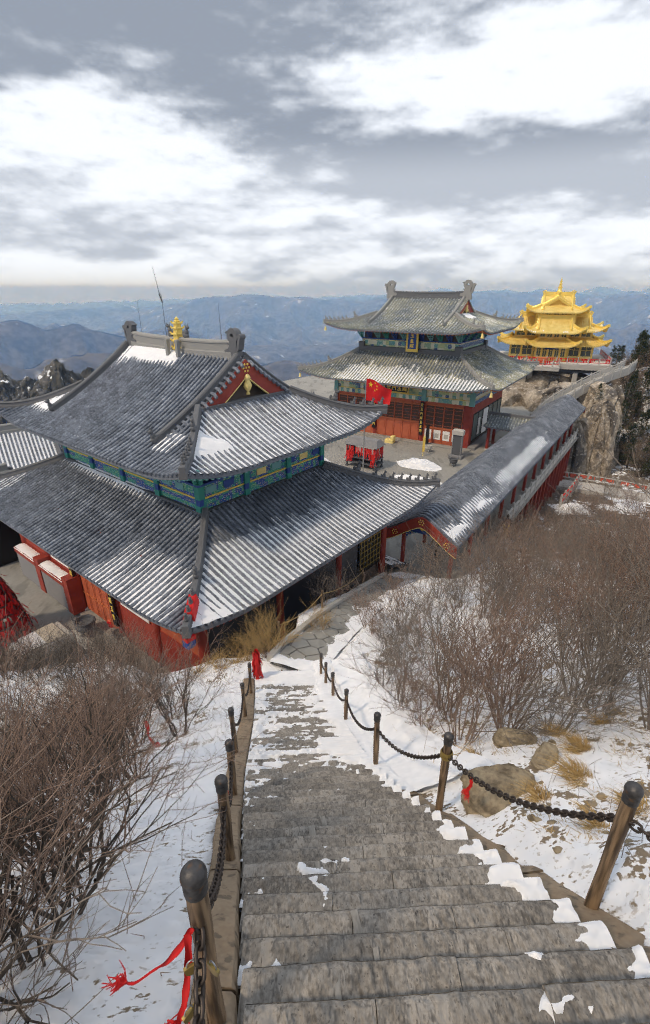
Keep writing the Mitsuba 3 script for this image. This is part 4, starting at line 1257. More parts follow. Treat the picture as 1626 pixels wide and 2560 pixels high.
for (a, b, n) in ((-7.95, -3.25, 4), (-2.6, 2.6, 5), (3.25, 7.5, 4)):
    mid = a < 0 < b
    zl, zh = (GZ + 2.35, zf - .55) if mid else (GZ + 1.95, zf - .45)
    put('wall_panel', MB().box(a, b, -hwy - .02, -hwy + .1, GZ, zf), 'm_door', parent=hl, fr=F_hall)
    w = (b - a) / n
    for k in range(n):
        x0 = a + k * w
        win = put('lattice_window', MB().box(x0 + .09, x0 + w - .09, -hwy - .05, -hwy - .02, zl, zh), 'm_lattice', parent=hl, fr=F_hall)
        br = MB()
        for j in range(5):
            zz = zl + (zh - zl) * (j + .5) / 5
            br.box(x0 + .1, x0 + w - .1, -hwy - .07, -hwy - .05, zz - .022, zz + .022)
        put('glazing_bars', br, 'm_door', parent=win, fr=F_hall, kind='stuff')
        put('stile', MB().box(x0 - .05, x0 + .05, -hwy - .11, -hwy - .02, GZ + .1, zf - .03), 'm_door', parent=hl, fr=F_hall)
        put('lower_panel', MB().box(x0 + .14, x0 + w - .14, -hwy - .055, -hwy - .02, GZ + .3, zl - .42, 0), 'm_door', parent=hl, fr=F_hall)
        if a > 3:
            pn = put('poster', MB().box(x0 + .10, x0 + w - .18, -hwy - .10, -hwy - .06, GZ + .55, GZ + 1.62), 'm_white', parent=hl, fr=F_hall)
            put('printed_picture', MB().box(x0 + .26, x0 + w - .34, -hwy - .104, -hwy - .1, GZ + .75, GZ + 1.25), 'm_stone_pale', parent=pn, fr=F_hall)
    put('rail', MB().box(a, b, -hwy - .10, -hwy - .02, zl - .2, zl - .06), 'm_orange', parent=hl, fr=F_hall)
    put('rail', MB().box(a, b, -hwy - .10, -hwy - .02, zh + .06, zh + .18), 'm_orange', parent=hl, fr=F_hall)
for x in (-2.95, 2.95):
    cb = put('couplet_board', MB().box(x - .2, x + .2, -hwy - .42, -hwy - .28, GZ + .9, zf - .1), 'm_black', parent=hl, fr=F_hall)
    ch = MB()
    for j in range(7):
        glyph(ch, ('cloud', 'jade', 'gate', 'hall', 'emperor', 'jade', 'gate')[j], mat4((1, 0, 0), (0, 0, 1), (0, -1, 0), (x - .13, -hwy - .422, zf - .55 - j * .48)), .26, .32, .1)
    put('lettering', ch, 'm_goldpaint', parent=cb, fr=F_hall)
bp = put('name_plaque', MB().box(-1.55, 1.45, -hwy - .95, -hwy - .8, zf + .75, zf + 1.75), 'm_goldpaint', parent=hl, fr=F_hall, label='black horizontal name board with gold characters under the lower eave')
put('plaque_field', MB().box(-1.42, 1.32, -hwy - .98, -hwy - .955, zf + .85, zf + 1.65), 'm_black', parent=bp, fr=F_hall)
tx = MB()
for j, gname in enumerate(('cloud', 'gate', 'jade', 'hall')):
    glyph(tx, gname, mat4((1, 0, 0), (0, 0, 1), (0, -1, 0), (-1.2 + j * .65, -hwy - .982, zf + 1.0)), .5, .5, .1)
put('lettering', tx, 'm_goldpaint', parent=bp, fr=F_hall)
# right side: red band, dark shop fronts with white sheets, stone ledge
put('side_band', MB().box(hwx - .1, hwx + .05, -hwy + .8, hwy, -12.3, zf - .01), 'm_red', parent=hl, fr=F_hall)
put('side_wall', MB().box(hwx - .2, hwx + .0, -hwy + .8, hwy, GZ + .5, -12.3), 'm_black', parent=hl, fr=F_hall)
for k, (y0, y1) in enumerate(((-4.9, -3.4), (-3.2, -1.8), (-1.4, .4), (.6, 2.2), (2.4, 4.2), (4.3, 5.7))):
    put('side_window', MB().box(hwx + .0, hwx + .06, y0, y1, GZ + .7, -12.5), 'm_white' if k in (2,) else 'm_glass', parent=hl, fr=F_hall)
    put('window_post', MB().box(hwx + .0, hwx + .10, y1 + .02, y1 + .16, GZ + .55, -12.35), 'm_dark', parent=hl, fr=F_hall)
put('side_notice', MB().box(hwx + .062, hwx + .09, -3.2, -2.5, GZ + 1.0, -13.1), 'm_white', parent=hl, fr=F_hall)
put('side_ledge', MB().box(hwx + .05, hwx + .85, -hwy - .1, hwy + .2, GZ, GZ + .32, .02), 'm_grey', parent=hl, fr=F_hall)
put('front_step', MB().box(-hwx - .3, hwx + .5, -hwy - 1.1, -hwy - .12, GZ, GZ + .12, .02), 'm_paving', parent=hl, fr=F_hall)
for (R, sx, sy) in ((HL, 1, -1), (HL, -1, -1), (HU, 1, -1), (HU, -1, -1)):
    p = R.hip(sx, sy, 3, .05, .3)[0][0]
    put('wind_bell', MB().tube([p - [0, 0, .2], p - [0, 0, .45]], .012, 4).lathe([(0, -.42), (.09, -.47), (.12, -.7), (.17, -.86), (.13, -.86)], 8, p), 'm_gold_pale', parent=hl, fr=F_hall, smooth=30)
# ---------------------------------------------------------------- the covered gallery
cg = thing('covered_gallery', 'long open gallery with a rounded grey tiled roof and a red gable board', 'gallery')
CL, CE = 41.5, 2.2
tt = np.array([0, .10, .2, .32, .45, .6, .75, .9, 1.0])
ff = np.array([1, .945, .855, .725, .575, .395, .225, .08, 0])


def cor_z(x):
    return -13.15 + 1.32 * np.interp(np.abs(x) / CE, tt, ff)


xs = CE * np.r_[-tt[::-1], tt[1:]]
ys = np.linspace(-.9, CL, 40)
k_cr = put('roof', MB().grid(np.array([[[x, y, cor_z(x) - .015] for x in xs] for y in ys])).grid(np.array([[[x, y, cor_z(x) - .16] for x in xs] for y in ys])), 'm_pan', parent=cg, fr=F_cor)
rw = MB()
gg = np.radians([-25, 50, 130, 205])
for y in np.arange(-.75, CL - .1, .36):
    w = rng.normal(0, .006, len(xs))
    zc = cor_z(xs)
    nx_ = -np.gradient(zc, xs)
    nn = np.stack([nx_, 0 * xs, np.ones_like(xs)], -1)
    nn /= np.linalg.norm(nn, axis=1, keepdims=True)
    c = np.stack([xs, y + w, zc + .035], -1)
    v = c[:, None] + .108 * (np.cos(gg)[None, :, None] * np.array([0, 1.0, 0]) + np.sin(gg)[None, :, None] * nn[:, None])
    rw.grid(v)
    for e in (0, -1):
        rw.add(np.vstack([v[e], v[e].mean(0)]), [[0, 1, 4], [1, 2, 4], [2, 3, 4], [3, 0, 4]])
put('tile_rows', rw, 'm_tile', parent=k_cr, fr=F_cor, smooth=50, kind='stuff')
U, Yy = np.meshgrid(np.linspace(.15, 2.15, 26), np.arange(-.7, CL - 1, .09), indexing='ij')
q = np.stack([U, Yy, U * 0], -1)
n1, n2 = nfbm(q * [.9, .28, 1], 4, 71) - .5, nfbm(q * [4, 2.5, 1], 3, 72) - .5
th = -.105 + .27 * ss(.75, 1.25, U + .4 * n1) * ss(2.12, 1.8, U + .2 * n1) * ss(-.16, .02, n1) * (.35 + .65 * ss(33, 27, Yy)) + .08 * n1 + .03 * n2 + .05 * ss(10, 3, Yy) * ss(1.2, 1.7, U) - .11 * ss(30, 36, Yy)
mx = np.maximum.reduce([th[:-1, :-1], th[1:, :-1], th[:-1, 1:], th[1:, 1:]])
put('snow', MB().grid(np.stack([U, Yy, cor_z(U) + np.where(th > .06, .06 + .8 * np.maximum(th - .10, 0), np.maximum(th, -.1))], -1), mx > -.01), 'm_snow', parent=k_cr, fr=F_cor, smooth=True, kind='stuff')
for (y0, s) in ((-.92, -1), (CL - .02, 1)):
    out = np.stack([xs, cor_z(xs) + .02], -1)
    inn = np.stack([xs, cor_z(xs) - .62], -1)
    inn[0, 1] -= .0
    ch = Polygon(np.r_[out, inn[::-1]]).buffer(0)
    put('bargeboard', MB().prism(ch, .09, mat4((1, 0, 0), (0, 0, 1), (0, 1, 0), (0, y0 - .05, 0))), 'm_red', parent=k_cr, fr=F_cor)
    tr = Polygon(np.r_[inn, (inn - [0, .05])[::-1]]).buffer(0)
    put('bargeboard_trim', MB().prism(tr, .12, mat4((1, 0, 0), (0, 0, 1), (0, 1, 0), (0, y0 - .065, 0))), 'm_gold_pale', parent=k_cr, fr=F_cor)
st_ = MB()
for (x, dz) in ((0.0, -.3), (-1.62, -.3), (1.62, -.3)):
    for a in range(7):
        rr = 0 if a == 6 else .15
        m = trimesh.creation.icosphere(subdivisions=1, radius=.042)
        st_.add(m.vertices * [1, .6, 1] + [x + rr * math.cos(a * math.pi / 3), -.985, float(cor_z(x)) + dz + rr * math.sin(a * math.pi / 3)], m.faces)
put('gold_studs', st_, 'm_goldpaint', parent=k_cr, fr=F_cor, smooth=True, kind='stuff')
cy = np.arange(.25, CL - .5, 3.4)
columns(cg, F_cor, [(sx * 1.55, y) for y in cy for sx in (-1, 1)], GZ, -13.0, .13)
for sx in (-1, 1):
    put('painted_beam', MB().box(sx * 1.55 - .09, sx * 1.55 + .09, .1, CL - 1, -13.5, -13.12), 'm_frieze', parent=cg, fr=F_cor)
put('gable_beam', MB().box(-1.55, 1.55, .18, .36, -13.45, -13.1), 'm_blue', parent=cg, fr=F_cor)
put('gable_plaque', MB().prism(Polygon([(-.55, .1), (-.38, -.03), (0, .05), (.38, -.03), (.55, .1), (.5, .32), (.2, .38), (-.2, .38), (-.5, .32)]), .05, mat4((1, 0, 0), (0, 0, 1), (0, -1, 0), (0, .12, -13.15))), 'm_yellow', parent=cg, fr=F_cor)
for sx in (-1, 1):
    put('carved_bracket', MB().prism(Polygon([(0, 0), (.75, 0), (.6, -.12), (.42, -.14), (.34, -.28), (.16, -.3), (.1, -.55), (0, -.6)]), .07, mat4((-sx, 0, 0), (0, 0, 1), (0, 1, 0), (sx * 1.45, .22, -13.45))), 'm_frieze', parent=cg, fr=F_cor)
put('floor', MB().box(-2.0, 2.35, -.2, CL - 3, GZ - .28, GZ + .04, .02), 'm_paving', parent=cg, fr=F_cor)
by_ = np.arange(9.5, 38.2, 1.75)
for y in by_:
    put('rail_post', MB().box(2.14, 2.32, y - .09, y + .09, GZ + .04, GZ + 1.12).lathe([(.06, 0), (.10, .05), (.10, .16), (.04, .22), (0, .23)], 8, (2.23, y, GZ + 1.12)), 'm_stone_pale', parent=cg, fr=F_cor)
for a, b in zip(by_[:-1], by_[1:]):
    put('rail_panel', MB().box(2.185, 2.275, a + .1, b - .1, GZ + .12, GZ + .62), 'm_stone_pale', parent=cg, fr=F_cor)
    put('hand_rail', MB().box(2.17, 2.29, a + .1, b - .1, GZ + .82, GZ + .94), 'm_stone_pale', parent=cg, fr=F_cor)
for y in np.arange(15.5, 38.2, 1.75):
    put('stilt', MB().box(1.75, 2.12, y - .18, y + .18, -23.5, GZ - .29), 'm_red', parent=cg, fr=F_cor)
put('under_wall', MB().box(.6, .8, 14.5, 38, -24, GZ - .29), 'm_greydark', parent=cg, fr=F_cor)
# snowy steps between the near pavilion and the gallery
for k in range(6):
    v, f = MB().box(-2.1, -.25, 0, .36, 0, .15, .02).get()
    put('gallery_step', MB().add(v + [9.1 + .35, 8.4 - k * .34, GZ + .0 + k * .15], f), 'm_greydark', parent=cg, fr=F_pav)
    X, Y = np.meshgrid(np.linspace(-2.0, -.3, 16), np.linspace(.03, .3, 6), indexing='ij')
    z = .15 + .05 * (nfbm(np.stack([X * 3, Y * 3 + k * 3, X * 0], -1), 3, 6) - .42)
    put('step_snow', MB().grid(np.stack([X + 9.45, Y + 8.4 - k * .34, z + GZ + k * .15], -1)), 'm_snow', parent=cg, fr=F_pav, smooth=True)

# ---------------------------------------------------------------- small roofs in between
F_sr = frame(20.2, 51.4, 0, TH_H)
sr = thing('gate_house', 'small grey tiled gate roof on dark red columns between the hall and the gallery', 'gatehouse')
SR = Roof(3.0, 1.7, -13.35, .95, g=2.85, lift=.12, Q=1.2, lin=.7)
SR.ornament = .6
build_roof(sr, 'roof', F_sr, SR, HALLM, .30, .09, parts=(), fine=(), hips=False, seed=6, snow={0: lambda u, d, a, b: -.10 + .16 * a}, soffit='m_soffit', rafter_mat='m_red')
put('ridge', MB().sweep([[-3, 0, -12.42], [3, 0, -12.42]], RIDGE), 'm_ridge', parent=sr, fr=F_sr)
columns(sr, F_sr, [(sx * 2.5, sy * 1.1) for sx in (-1, 1) for sy in (-1, 1)], GZ, -13.4, .17)
put('lattice_rail', MB().box(-2.4, 2.4, -1.14, -1.06, GZ + .3, GZ + .42).box(-2.4, 2.4, -1.14, -1.06, GZ + .9, GZ + 1.0).box(-.05, .05, -1.14, -1.06, GZ, GZ + 1.0), 'm_lattice', parent=sr, fr=F_sr)

lb = thing('side_hall', 'snow covered side hall with a red gable half hidden at the left edge', 'temple')
F_lb = frame(-27.5, 40.0, 0, TH_P - 1.30)
LR = Roof(6.5, 4.2, -13.6, 2.6, g=4.6, lift=.4, Q=2.4, lin=.6)
LR.ornament = .9
k_lb = build_roof(lb, 'roof', F_lb, LR, GREY, .30, .09, parts=(), fine=(), seed=7, snow={0: lambda u, d, a, b: .1 + .05 * a, 1: lambda u, d, a, b: .04 + .1 * a}, rafter_mat='m_teal')
gable_parts(k_lb, F_lb, LR, GREY, 4.4, sides=(1,), studs=False)
put('wall', MB().box(-5.2, 5.2, -3, 3, GZ, -13.2), 'm_teal', parent=lb, fr=F_lb)
ls = thing('porch', 'small porch with a red gable and white edged tiles beyond the near pavilion at left', 'porch')
F_ls = frame(-24.4, 33.6, 0, TH_P + .18)
LS = Roof(2.3, 2.6, -13.9, 1.5, g=1.7, lift=.3, Q=1.2, lin=.6)
LS2 = frame(-24.4, 33.6, 0, TH_P + .18 + math.pi / 2)
LS.ornament = .5
k_ls = build_roof(ls, 'roof', LS2, LS, GREY, .28, .09, parts=(), fine=(), seed=8, snow={0: lambda u, d, a, b: .05 + .1 * a, 2: lambda u, d, a, b: .05 + .1 * a}, rafter_mat='m_red')
gable_parts(k_ls, LS2, LS, GREY, 1.5, sides=(1,), studs=False, board_drop=.4)
columns(ls, LS2, [(1.5, -1.6), (1.5, 1.6), (-1.5, 1.6), (-1.5, -1.6)], GZ, -13.7, .16)
put('wall', MB().box(-1.4, 1.2, -1.5, 1.5, GZ, -13.8), 'm_teal', parent=ls, fr=LS2)

# ---------------------------------------------------------------- the golden temple on its rock
gt = thing('golden_temple', 'bright golden temple with three tiers of roofs and a spire on top of the cliff', 'temple')
GB, GTH, GC, GS = -10.7, .36, (37.8, 87.5), .86


def gframe(yaw):
    f = frame(*GC, GB, yaw)
    return lambda v: f((np.asarray(v, float) - [0, 0, GB]) * GS)


F_g, F_g2 = gframe(GTH), gframe(GTH - math.pi / 2)
F_gf = lambda v: F_g(np.asarray(v, float) + [0, -4.3, 0])
GOLD = {'tile': 'm_gold_roof', 'pan': 'm_gold_roof', 'ridge': 'm_gold', 'ridge_main': 'm_gold', 'soffit': 'm_goldpaint'}


def gold_snow(u, d, a, b):
    return -.10 + .24 * a + .05 * ss(2.5, .5, d)


groofs = [('lower_roof', F_g, Roof(9.6, 5.4, GB + 2.75, 1.25, o=2.4, lift=1.0, Q=2.6, lin=.6), None),
          ('lower_roof', F_g2, Roof(8.2, 4.6, GB + 2.65, 1.25, o=2.3, lift=1.0, Q=2.4, lin=.6), None),
          ('middle_roof', F_g, Roof(8.9, 4.7, GB + 5.2, 2.35, g=6.3, lift=1.0, Q=2.4, lin=.55), 6.0),
          ('middle_roof', F_gf, Roof(5.2, 3.5, GB + 5.0, 2.3, g=3.0, lift=1.0, Q=2.2, lin=.55), 2.8),
          ('top_roof', F_g, Roof(5.3, 5.2, GB + 8.35, 2.7, g=2.7, lift=.95, Q=2.2, lin=.5), 2.4),
          ('top_roof', F_g2, Roof(5.2, 5.3, GB + 8.345, 2.6, g=2.7, lift=.95, Q=2.2, lin=.5), 2.4)]
for i, (nm, frr, R, r) in enumerate(groofs):
    R.ornament = 1.1
    k = build_roof(gt, nm, frr, R, GOLD, .34, .08, parts=(), fine=(), seed=10 + i, snow={0: gold_snow, 1: gold_snow} if i in (2, 3, 5) else None, rafter_mat='m_gold')
    if r:
        gable_parts(k, frr, R, GOLD, r, sides=(-1, 1), studs=False, board='m_gold', wall='m_goldpaint', board_drop=.35)
for (frr, hx, hy, z0, z1, nb) in ((F_g, 7.2, 3.3, GB, GB + 3.0, 7), (F_g2, 5.9, 2.6, GB, GB + 3.0, 5), (F_g, 6.6, 2.9, GB + 3.7, GB + 5.4, 7), (F_g2, 5.3, 2.4, GB + 3.7, GB + 5.4, 4), (F_g, 3.3, 3.3, GB + 6, GB + 8.6, 5)):
    put('wall', MB().box(-hx, hx, -hy, hy, z0, z1), 'm_gold_pale', parent=gt, fr=frr)
    for f, (half, off) in enumerate(((hx, hy), (hy, hx), (hx, hy), (hy, hx))):
        if frr is F_g2 and f in (0, 2) and hx > 5:
            pass
        w = 2 * half / nb
        for kx in range(nb):
            u0 = -half + kx * w
            lo, hi = (z0 + .75, z1 - .55) if z0 < GB + 1 else (z0 + .5, z1 - .45)
            s = {0: lambda a, b, o0, o1: (a, b, -off - o1, -off - o0), 1: lambda a, b, o0, o1: (off + o0, off + o1, a, b), 2: lambda a, b, o0, o1: (a, b, off + o0, off + o1), 3: lambda a, b, o0, o1: (-off - o1, -off - o0, a, b)}[f]
            wn = put('window', MB().box(*s(u0 + .22, u0 + w - .22, .004, .05), lo, hi), 'm_glass', parent=gt, fr=frr)
            put('mullion', MB().box(*s(u0 + w / 2 - .04, u0 + w / 2 + .04, .04, .09), lo, hi).box(*s(u0 + .2, u0 + w - .2, .04, .08), lo + .62 * (hi - lo), lo + .62 * (hi - lo) + .06), 'm_gold', parent=wn, fr=frr)
            put('column', MB().box(*s(u0 - .1, u0 + .1, 0, .16), z0, z1), 'm_gold', parent=gt, fr=frr)
put('name_board', MB().box(-1.1, 1.1, -7.0, -6.8, GB + 2.15, GB + 2.6), 'm_blue', parent=gt, fr=F_g)
zt_ = GB + 10.9
put('spire', MB().lathe([(.75, 0), (.72, .25), (.5, .4), (.42, .8), (.52, .9), (.36, 1.1), (.3, 1.5), (.44, 1.58), (.44, 1.66), (.26, 1.74), (.22, 2.1), (.36, 2.18), (.18, 2.28), (.16, 2.55), (.26, 2.62), (.1, 2.75), (.13, 2.95), (.03, 3.2), (.0, 3.55)], 14, (0, 0, zt_)), 'm_gold', parent=gt, fr=F_g, smooth=40)

tp = thing('temple_terrace', 'concrete viewing terrace with red ribboned railings under the golden temple', 'terrace')
put('deck', MB().box(-9.4, 10.2, -9.6, 8, GB - .9, GB - .004), 'm_stone_pale', parent=tp, fr=F_g)
put('deck', MB().box(-6.2, 1.6, -12.2, -9.6, GB - 1.0, GB - .3), 'm_stone_pale', parent=tp, fr=F_g)
put('beam', MB().box(-8.8, 9.6, -9.0, 7, GB - 1.5, GB - .9), 'm_greydark', parent=tp, fr=F_g)
for (x, y) in ((-3, -9.5), (4.6, -8.6), (9, -8.6), (-8, -8.6)):
    put('pillar', MB().box(x - .4, x + .4, y - .4, y + .4, GB - 5, GB - 1.5), 'm_stone_pale', parent=tp, fr=F_g)
put('retaining_wall', MB().box(-13, -3.6, -10.8, -9.5, GB - 4.2, GB - 1.2), 'm_wall', parent=tp, fr=F_g)
put('retaining_wall', MB().box(-16, -11.2, -12.4, -11.2, GB - 5.2, GB - 3.0), 'm_wall', parent=tp, fr=F_g)
put('opening', MB().box(-15.2, -13.2, -12.46, -12.38, GB - 5.0, GB - 3.6), 'm_black', parent=tp, fr=F_g)


def railing(name, label, cat, pts, fr=None, rail='m_stone_pale', ribbons=0, h=1.05, step=1.7, ribmat='m_ribbon', group=None):
    k0 = thing(name, label, cat, group) if label else name
    pts = np.asarray(pts, float)
    arc = np.r_[0, np.cumsum(np.linalg.norm(np.diff(pts, axis=0), axis=1))]
    n = max(2, int(round(arc[-1] / step)) + 1)
    P_ = np.stack([np.interp(np.linspace(0, arc[-1], n), arc, pts[:, k]) for k in range(3)], -1)
    for p in P_:
        put('rail_post', MB().box(p[0] - .085, p[0] + .085, p[1] - .085, p[1] + .085, p[2] - .3, p[2] + h).lathe([(.05, 0), (.1, .06), (.09, .15), (0, .2)], 8, (p[0], p[1], p[2] + h)), 'm_stone_pale', parent=k0, fr=fr)
    for a, b in zip(P_[:-1], P_[1:]):
        for z in (.35, .9):
            put('rail_bar', MB().sweep([a + [0, 0, z * h], b + [0, 0, z * h]], [(-.045, -.045), (.045, -.045), (.045, .045), (-.045, .045)]), rail, parent=k0, fr=fr)
        if ribbons:
            rb = MB()
            for _ in range(int(ribbons * np.linalg.norm(b - a))):
                t = rng.uniform(.05, .95)
                c = a + (b - a) * t + [0, 0, .9 * h + .03]
                L = rng.uniform(.25, .65)
                d = (b - a) / np.linalg.norm(b - a) * rng.uniform(.04, .12)
                o = rng.normal(0, .05, 3)
                zz = np.linspace(0, -L, 4)[:, None] * [0, 0, 1] + np.linspace(0, 1, 4)[:, None] ** 2 * o
                rb.grid(np.stack([c - d + zz, c + d + zz]))
            put('red_ribbons', rb, ribmat, parent=k0, fr=fr, kind='stuff')
    return k0


railing(tp, None, None, [(-9.2, -9.4, GB), (10, -9.4, GB), (10, 7.5, GB)], fr=F_g, rail='m_ribbon', ribbons=3.5)
railing(tp, None, None, [(-6.1, -12.0, GB - .3), (1.5, -12.0, GB - .3), (1.5, -9.8, GB - .3)], fr=F_g, rail='m_ribbon', ribbons=2.5)
put('red_wrap', MB().box(-2.4, -.6, -9.9, -9.1, GB, GB + 1.0, .06), 'm_orange', parent=tp, fr=F_g)

wkp = np.array([[26.6, 62.0, -15.6], [29.6, 64.8, -14.1], [34.0, 67.6, -12.6], [38.2, 69.8, -11.3], [42.0, 72.0, -10.7], [45.5, 76.5, -10.7]])
wk = thing('cliff_walkway', 'pale stepped walkway with stone railings climbing the cliff to the golden temple', 'walkway')
put('deck', MB().sweep(wkp, [(-.8, -.45), (.8, -.45), (.8, 0), (-.8, 0)]), 'm_stone_pale', parent=wk)
tgw = np.gradient(wkp[:, :2], axis=0)
tgw /= np.linalg.norm(tgw, axis=1, keepdims=True)
for s in (-1, 1):
    e = wkp.copy()
    e[:, 0] += s * .75 * tgw[:, 1]
    e[:, 1] -= s * .75 * tgw[:, 0]
    railing(wk, None, None, e, step=1.9, h=.95)
    pn = MB()
    pn.sweep(e + [0, 0, .32], [(-.05, -.3), (.05, -.3), (.05, .3), (-.05, .3)])
    put('parapet', pn, 'm_stone_pale', parent=wk)
for k in (1, 2, 3):
    put('prop', MB().tube([wkp[k] - [0, 0, .4], wkp[k] - [0, 0, 5]], .14, 6), 'm_stone_pale', parent=wk)

# terrace walk under the cliff, with ribboned railing
tw = thing('terrace_walk', 'stone terrace walk at the foot of the cliff with faded red ribbons on its railing', 'terrace')
twp = np.array([[26.6, 53.2, -20.3], [30.0, 51.6, -20.3], [35.0, 48.4, -20.4], [42.5, 44.0, -20.6], [50, 41, -21]])
put('walk', MB().sweep(twp, [(-1.3, -2.6), (1.3, -2.6), (1.3, 0), (-1.3, 0)]), 'm_stone_pale', parent=tw)
railing(tw, None, None, twp + [.6, 1.0, 0], rail='m_stone_pale', ribbons=5, step=3.0, ribmat='m_ribbon_faded')
railing('side_railing', 'red painted railing running down beside the stilts of the gallery', 'railing', [(22.4, 43.4, -19.0), (25.5, 47.6, -19.4), (28.0, 51.5, -19.9)], rail='m_ribbon', ribbons=1.5, step=1.6)

# ---------------------------------------------------------------- air
scene['haze_air'] = {'type': 'homogeneous', 'albedo': {'type': 'rgb', 'value': [.80, .92, 1.0]}, 'sigma_t': {'type': 'rgb', 'value': [4.8e-5, 8.0e-5, 1.45e-4]}}
scene['haze'] = {'type': 'cube', 'to_world': T().translate([0, 0, -475]).scale([30500, 30500, 535]), 'bsdf': {'type': 'null'}, 'interior': {'type': 'ref', 'id': 'haze_air'}}
labels['haze'] = {'label': 'blue winter haze over the valleys', 'kind': 'stuff'}
# ---------------------------------------------------------------- posts and chains along the stairs
LP = [((-.50, 1.12, -3.09), 1.13), ((-.79, 2.59, -4.36), .99), ((-1.12, 4.15, -5.72), .93), ((-1.49, 5.95, -7.14), 1.03), ((-1.83, 8.48, -9.01), 1.02), ((-2.04, 10.41, -10.18), 1.05)]
RP = [((1.80, 1.96, -3.81), 1.18), ((1.27, 3.68, -5.32), 1.19), ((.75, 5.13, -6.49), 1.10), ((.45, 8.03, -8.72), .98), ((.22, 10.0, -9.92), .86), ((.02, 11.0, -10.48), .86), ((-.13, 11.7, -10.78), .9)]
L0, R0 = ((-.22, -.55, -1.72), 1.05), ((2.62, .40, -2.45), 1.1)
ORD = ['nearest', 'second', 'third', 'fourth', 'fifth', 'sixth', 'seventh']


def post(p, h, side, i):
    k = thing('chain_post', f'{ORD[i]} round wooden post with an iron ball on top on the {side} of the stairs', 'post', f'posts on the {side} of the stairs')
    p = np.array(p)
    lean = rng.normal(0, .012, 2)
    a, b = p - [0, 0, .25], p + [lean[0], lean[1], h - .135]
    t = np.linspace(0, 1, 12)[:, None]
    r = .041 + .003 * np.sin(np.linspace(0, 9, 12) + i)
    put('shaft', MB().tube(a + (b - a) * t, r, 14), 'm_post', parent=k, smooth=True)
    put('iron_collar', MB().lathe([(.041, -.03), (.047, -.025), (.047, .025), (.035, .04)], 14, b + [0, 0, .02]), 'm_iron', parent=k, smooth=40)
    m = trimesh.creation.uv_sphere(.051, count=[14, 18])
    put('ball_cap', MB().add(m.vertices * [1, 1, .95] + b + [0, 0, .085], m.faces), 'm_iron', parent=k, smooth=True)
    return b - [0, 0, .16]


LINK = None


def link_mesh(L=.058, w=.036, r=.0075, n=12, s=5):
    t = np.linspace(0, 2 * np.pi, n, endpoint=False)
    p = np.stack([(L / 2 - w / 2) * np.sign(np.cos(t)) * (np.abs(np.cos(t)) > .3) + w / 2 * np.cos(t), w / 2 * np.sin(t), 0 * t], -1)
    tang = np.roll(p, -1, 0) - np.roll(p, 1, 0)
    tang /= np.linalg.norm(tang, axis=1, keepdims=True)
    nb = np.cross(tang, [0, 0, 1.0])
    g = np.arange(s) * 2 * np.pi / s
    v = p[:, None] + r * (np.cos(g)[None, :, None] * nb[:, None] + np.sin(g)[None, :, None] * np.array([0, 0, 1.0]))
    i, j = np.meshgrid(np.arange(n), np.arange(s), indexing='ij')
    q = np.stack([i * s + j, ((i + 1) % n) * s + j, ((i + 1) % n) * s + (j + 1) % s, i * s + (j + 1) % s], -1).reshape(-1, 4)
    return v.reshape(-1, 3), q


def hang(a, b, sag, n=400):
    t = np.linspace(0, 1, n)
    return a + (b - a) * t[:, None] - np.array([0, 0, 1.0]) * (sag * 4 * t * (1 - t))[:, None]


def chain(a, b, sag, label, group, parts=False, size=1.0):
    k = thing('chain', label, 'chain', group)
    p = hang(np.asarray(a, float), np.asarray(b, float), sag)
    arc = np.r_[0, np.cumsum(np.linalg.norm(np.diff(p, axis=0), axis=1))]
    n = int(arc[-1] / (.043 * size))
    lv, lf = link_mesh(.058 * size, .038 * size, .0078 * size, *((12, 5) if parts else (8, 4)))
    allm = MB()
    for i in range(n):
        s = (i + .5) / n * arc[-1]
        c = np.array([np.interp(s, arc, p[:, j]) for j in range(3)])
        d = np.array([np.interp(s + .01, arc, p[:, j]) for j in range(3)]) - np.array([np.interp(s - .01, arc, p[:, j]) for j in range(3)])
        d /= np.linalg.norm(d)
        sd = np.cross(d, [0, 0, 1.0]) + 1e-6
        sd /= np.linalg.norm(sd)
        u = np.cross(sd, d)
        w = math.pi / 4 + (i % 2) * math.pi / 2 + rng.normal(0, .12)
        e1 = math.cos(w) * sd + math.sin(w) * u
        v = lv[:, :1] * d + lv[:, 1:2] * e1 + lv[:, 2:] * np.cross(d, e1) + c
        if parts:
            put('link', MB().add(v, lf), 'm_chain', parent=k, smooth=True)
        else:
            allm.add(v, lf)
    if not parts:
        put('links', allm, 'm_chain', parent=k, smooth=True, kind='stuff')
    return p


LA = [post(*x, 'left', i) for i, x in enumerate(LP)]
RA = [post(*x, 'right', i) for i, x in enumerate(RP)]
l0, r0 = np.array(L0[0]) + [0, 0, L0[1] - .3], np.array(R0[0]) + [0, 0, R0[1] - .3]
chL = chain(LA[0], l0, .62, 'rusty chain hanging with padlocks and red ribbons from the nearest left post', 'chains on the left of the stairs', True, 1.15)
for i, (a, b) in enumerate(zip(LA[:-1], LA[1:])):
    chain(a, b, (.26, .30, .34, .40, .36)[i], f'rusty chain sagging between the {ORD[i]} and {ORD[i + 1]} left posts', 'chains on the left of the stairs', i == 0, 1.1)
chR = chain(r0, RA[0], .22, 'rusty chain leaving the nearest right post towards the right edge', 'chains on the right of the stairs', True, 1.15)
for i, (a, b) in enumerate(zip(RA[:-1], RA[1:])):
    c = chain(a, b, (.24, .25, .30, .24, .14, .10)[i], f'rusty chain sagging between the {ORD[i]} and {ORD[i + 1]} right posts', 'chains on the right of the stairs', i == 0, 1.1)
    if i == 0:
        chR2 = c


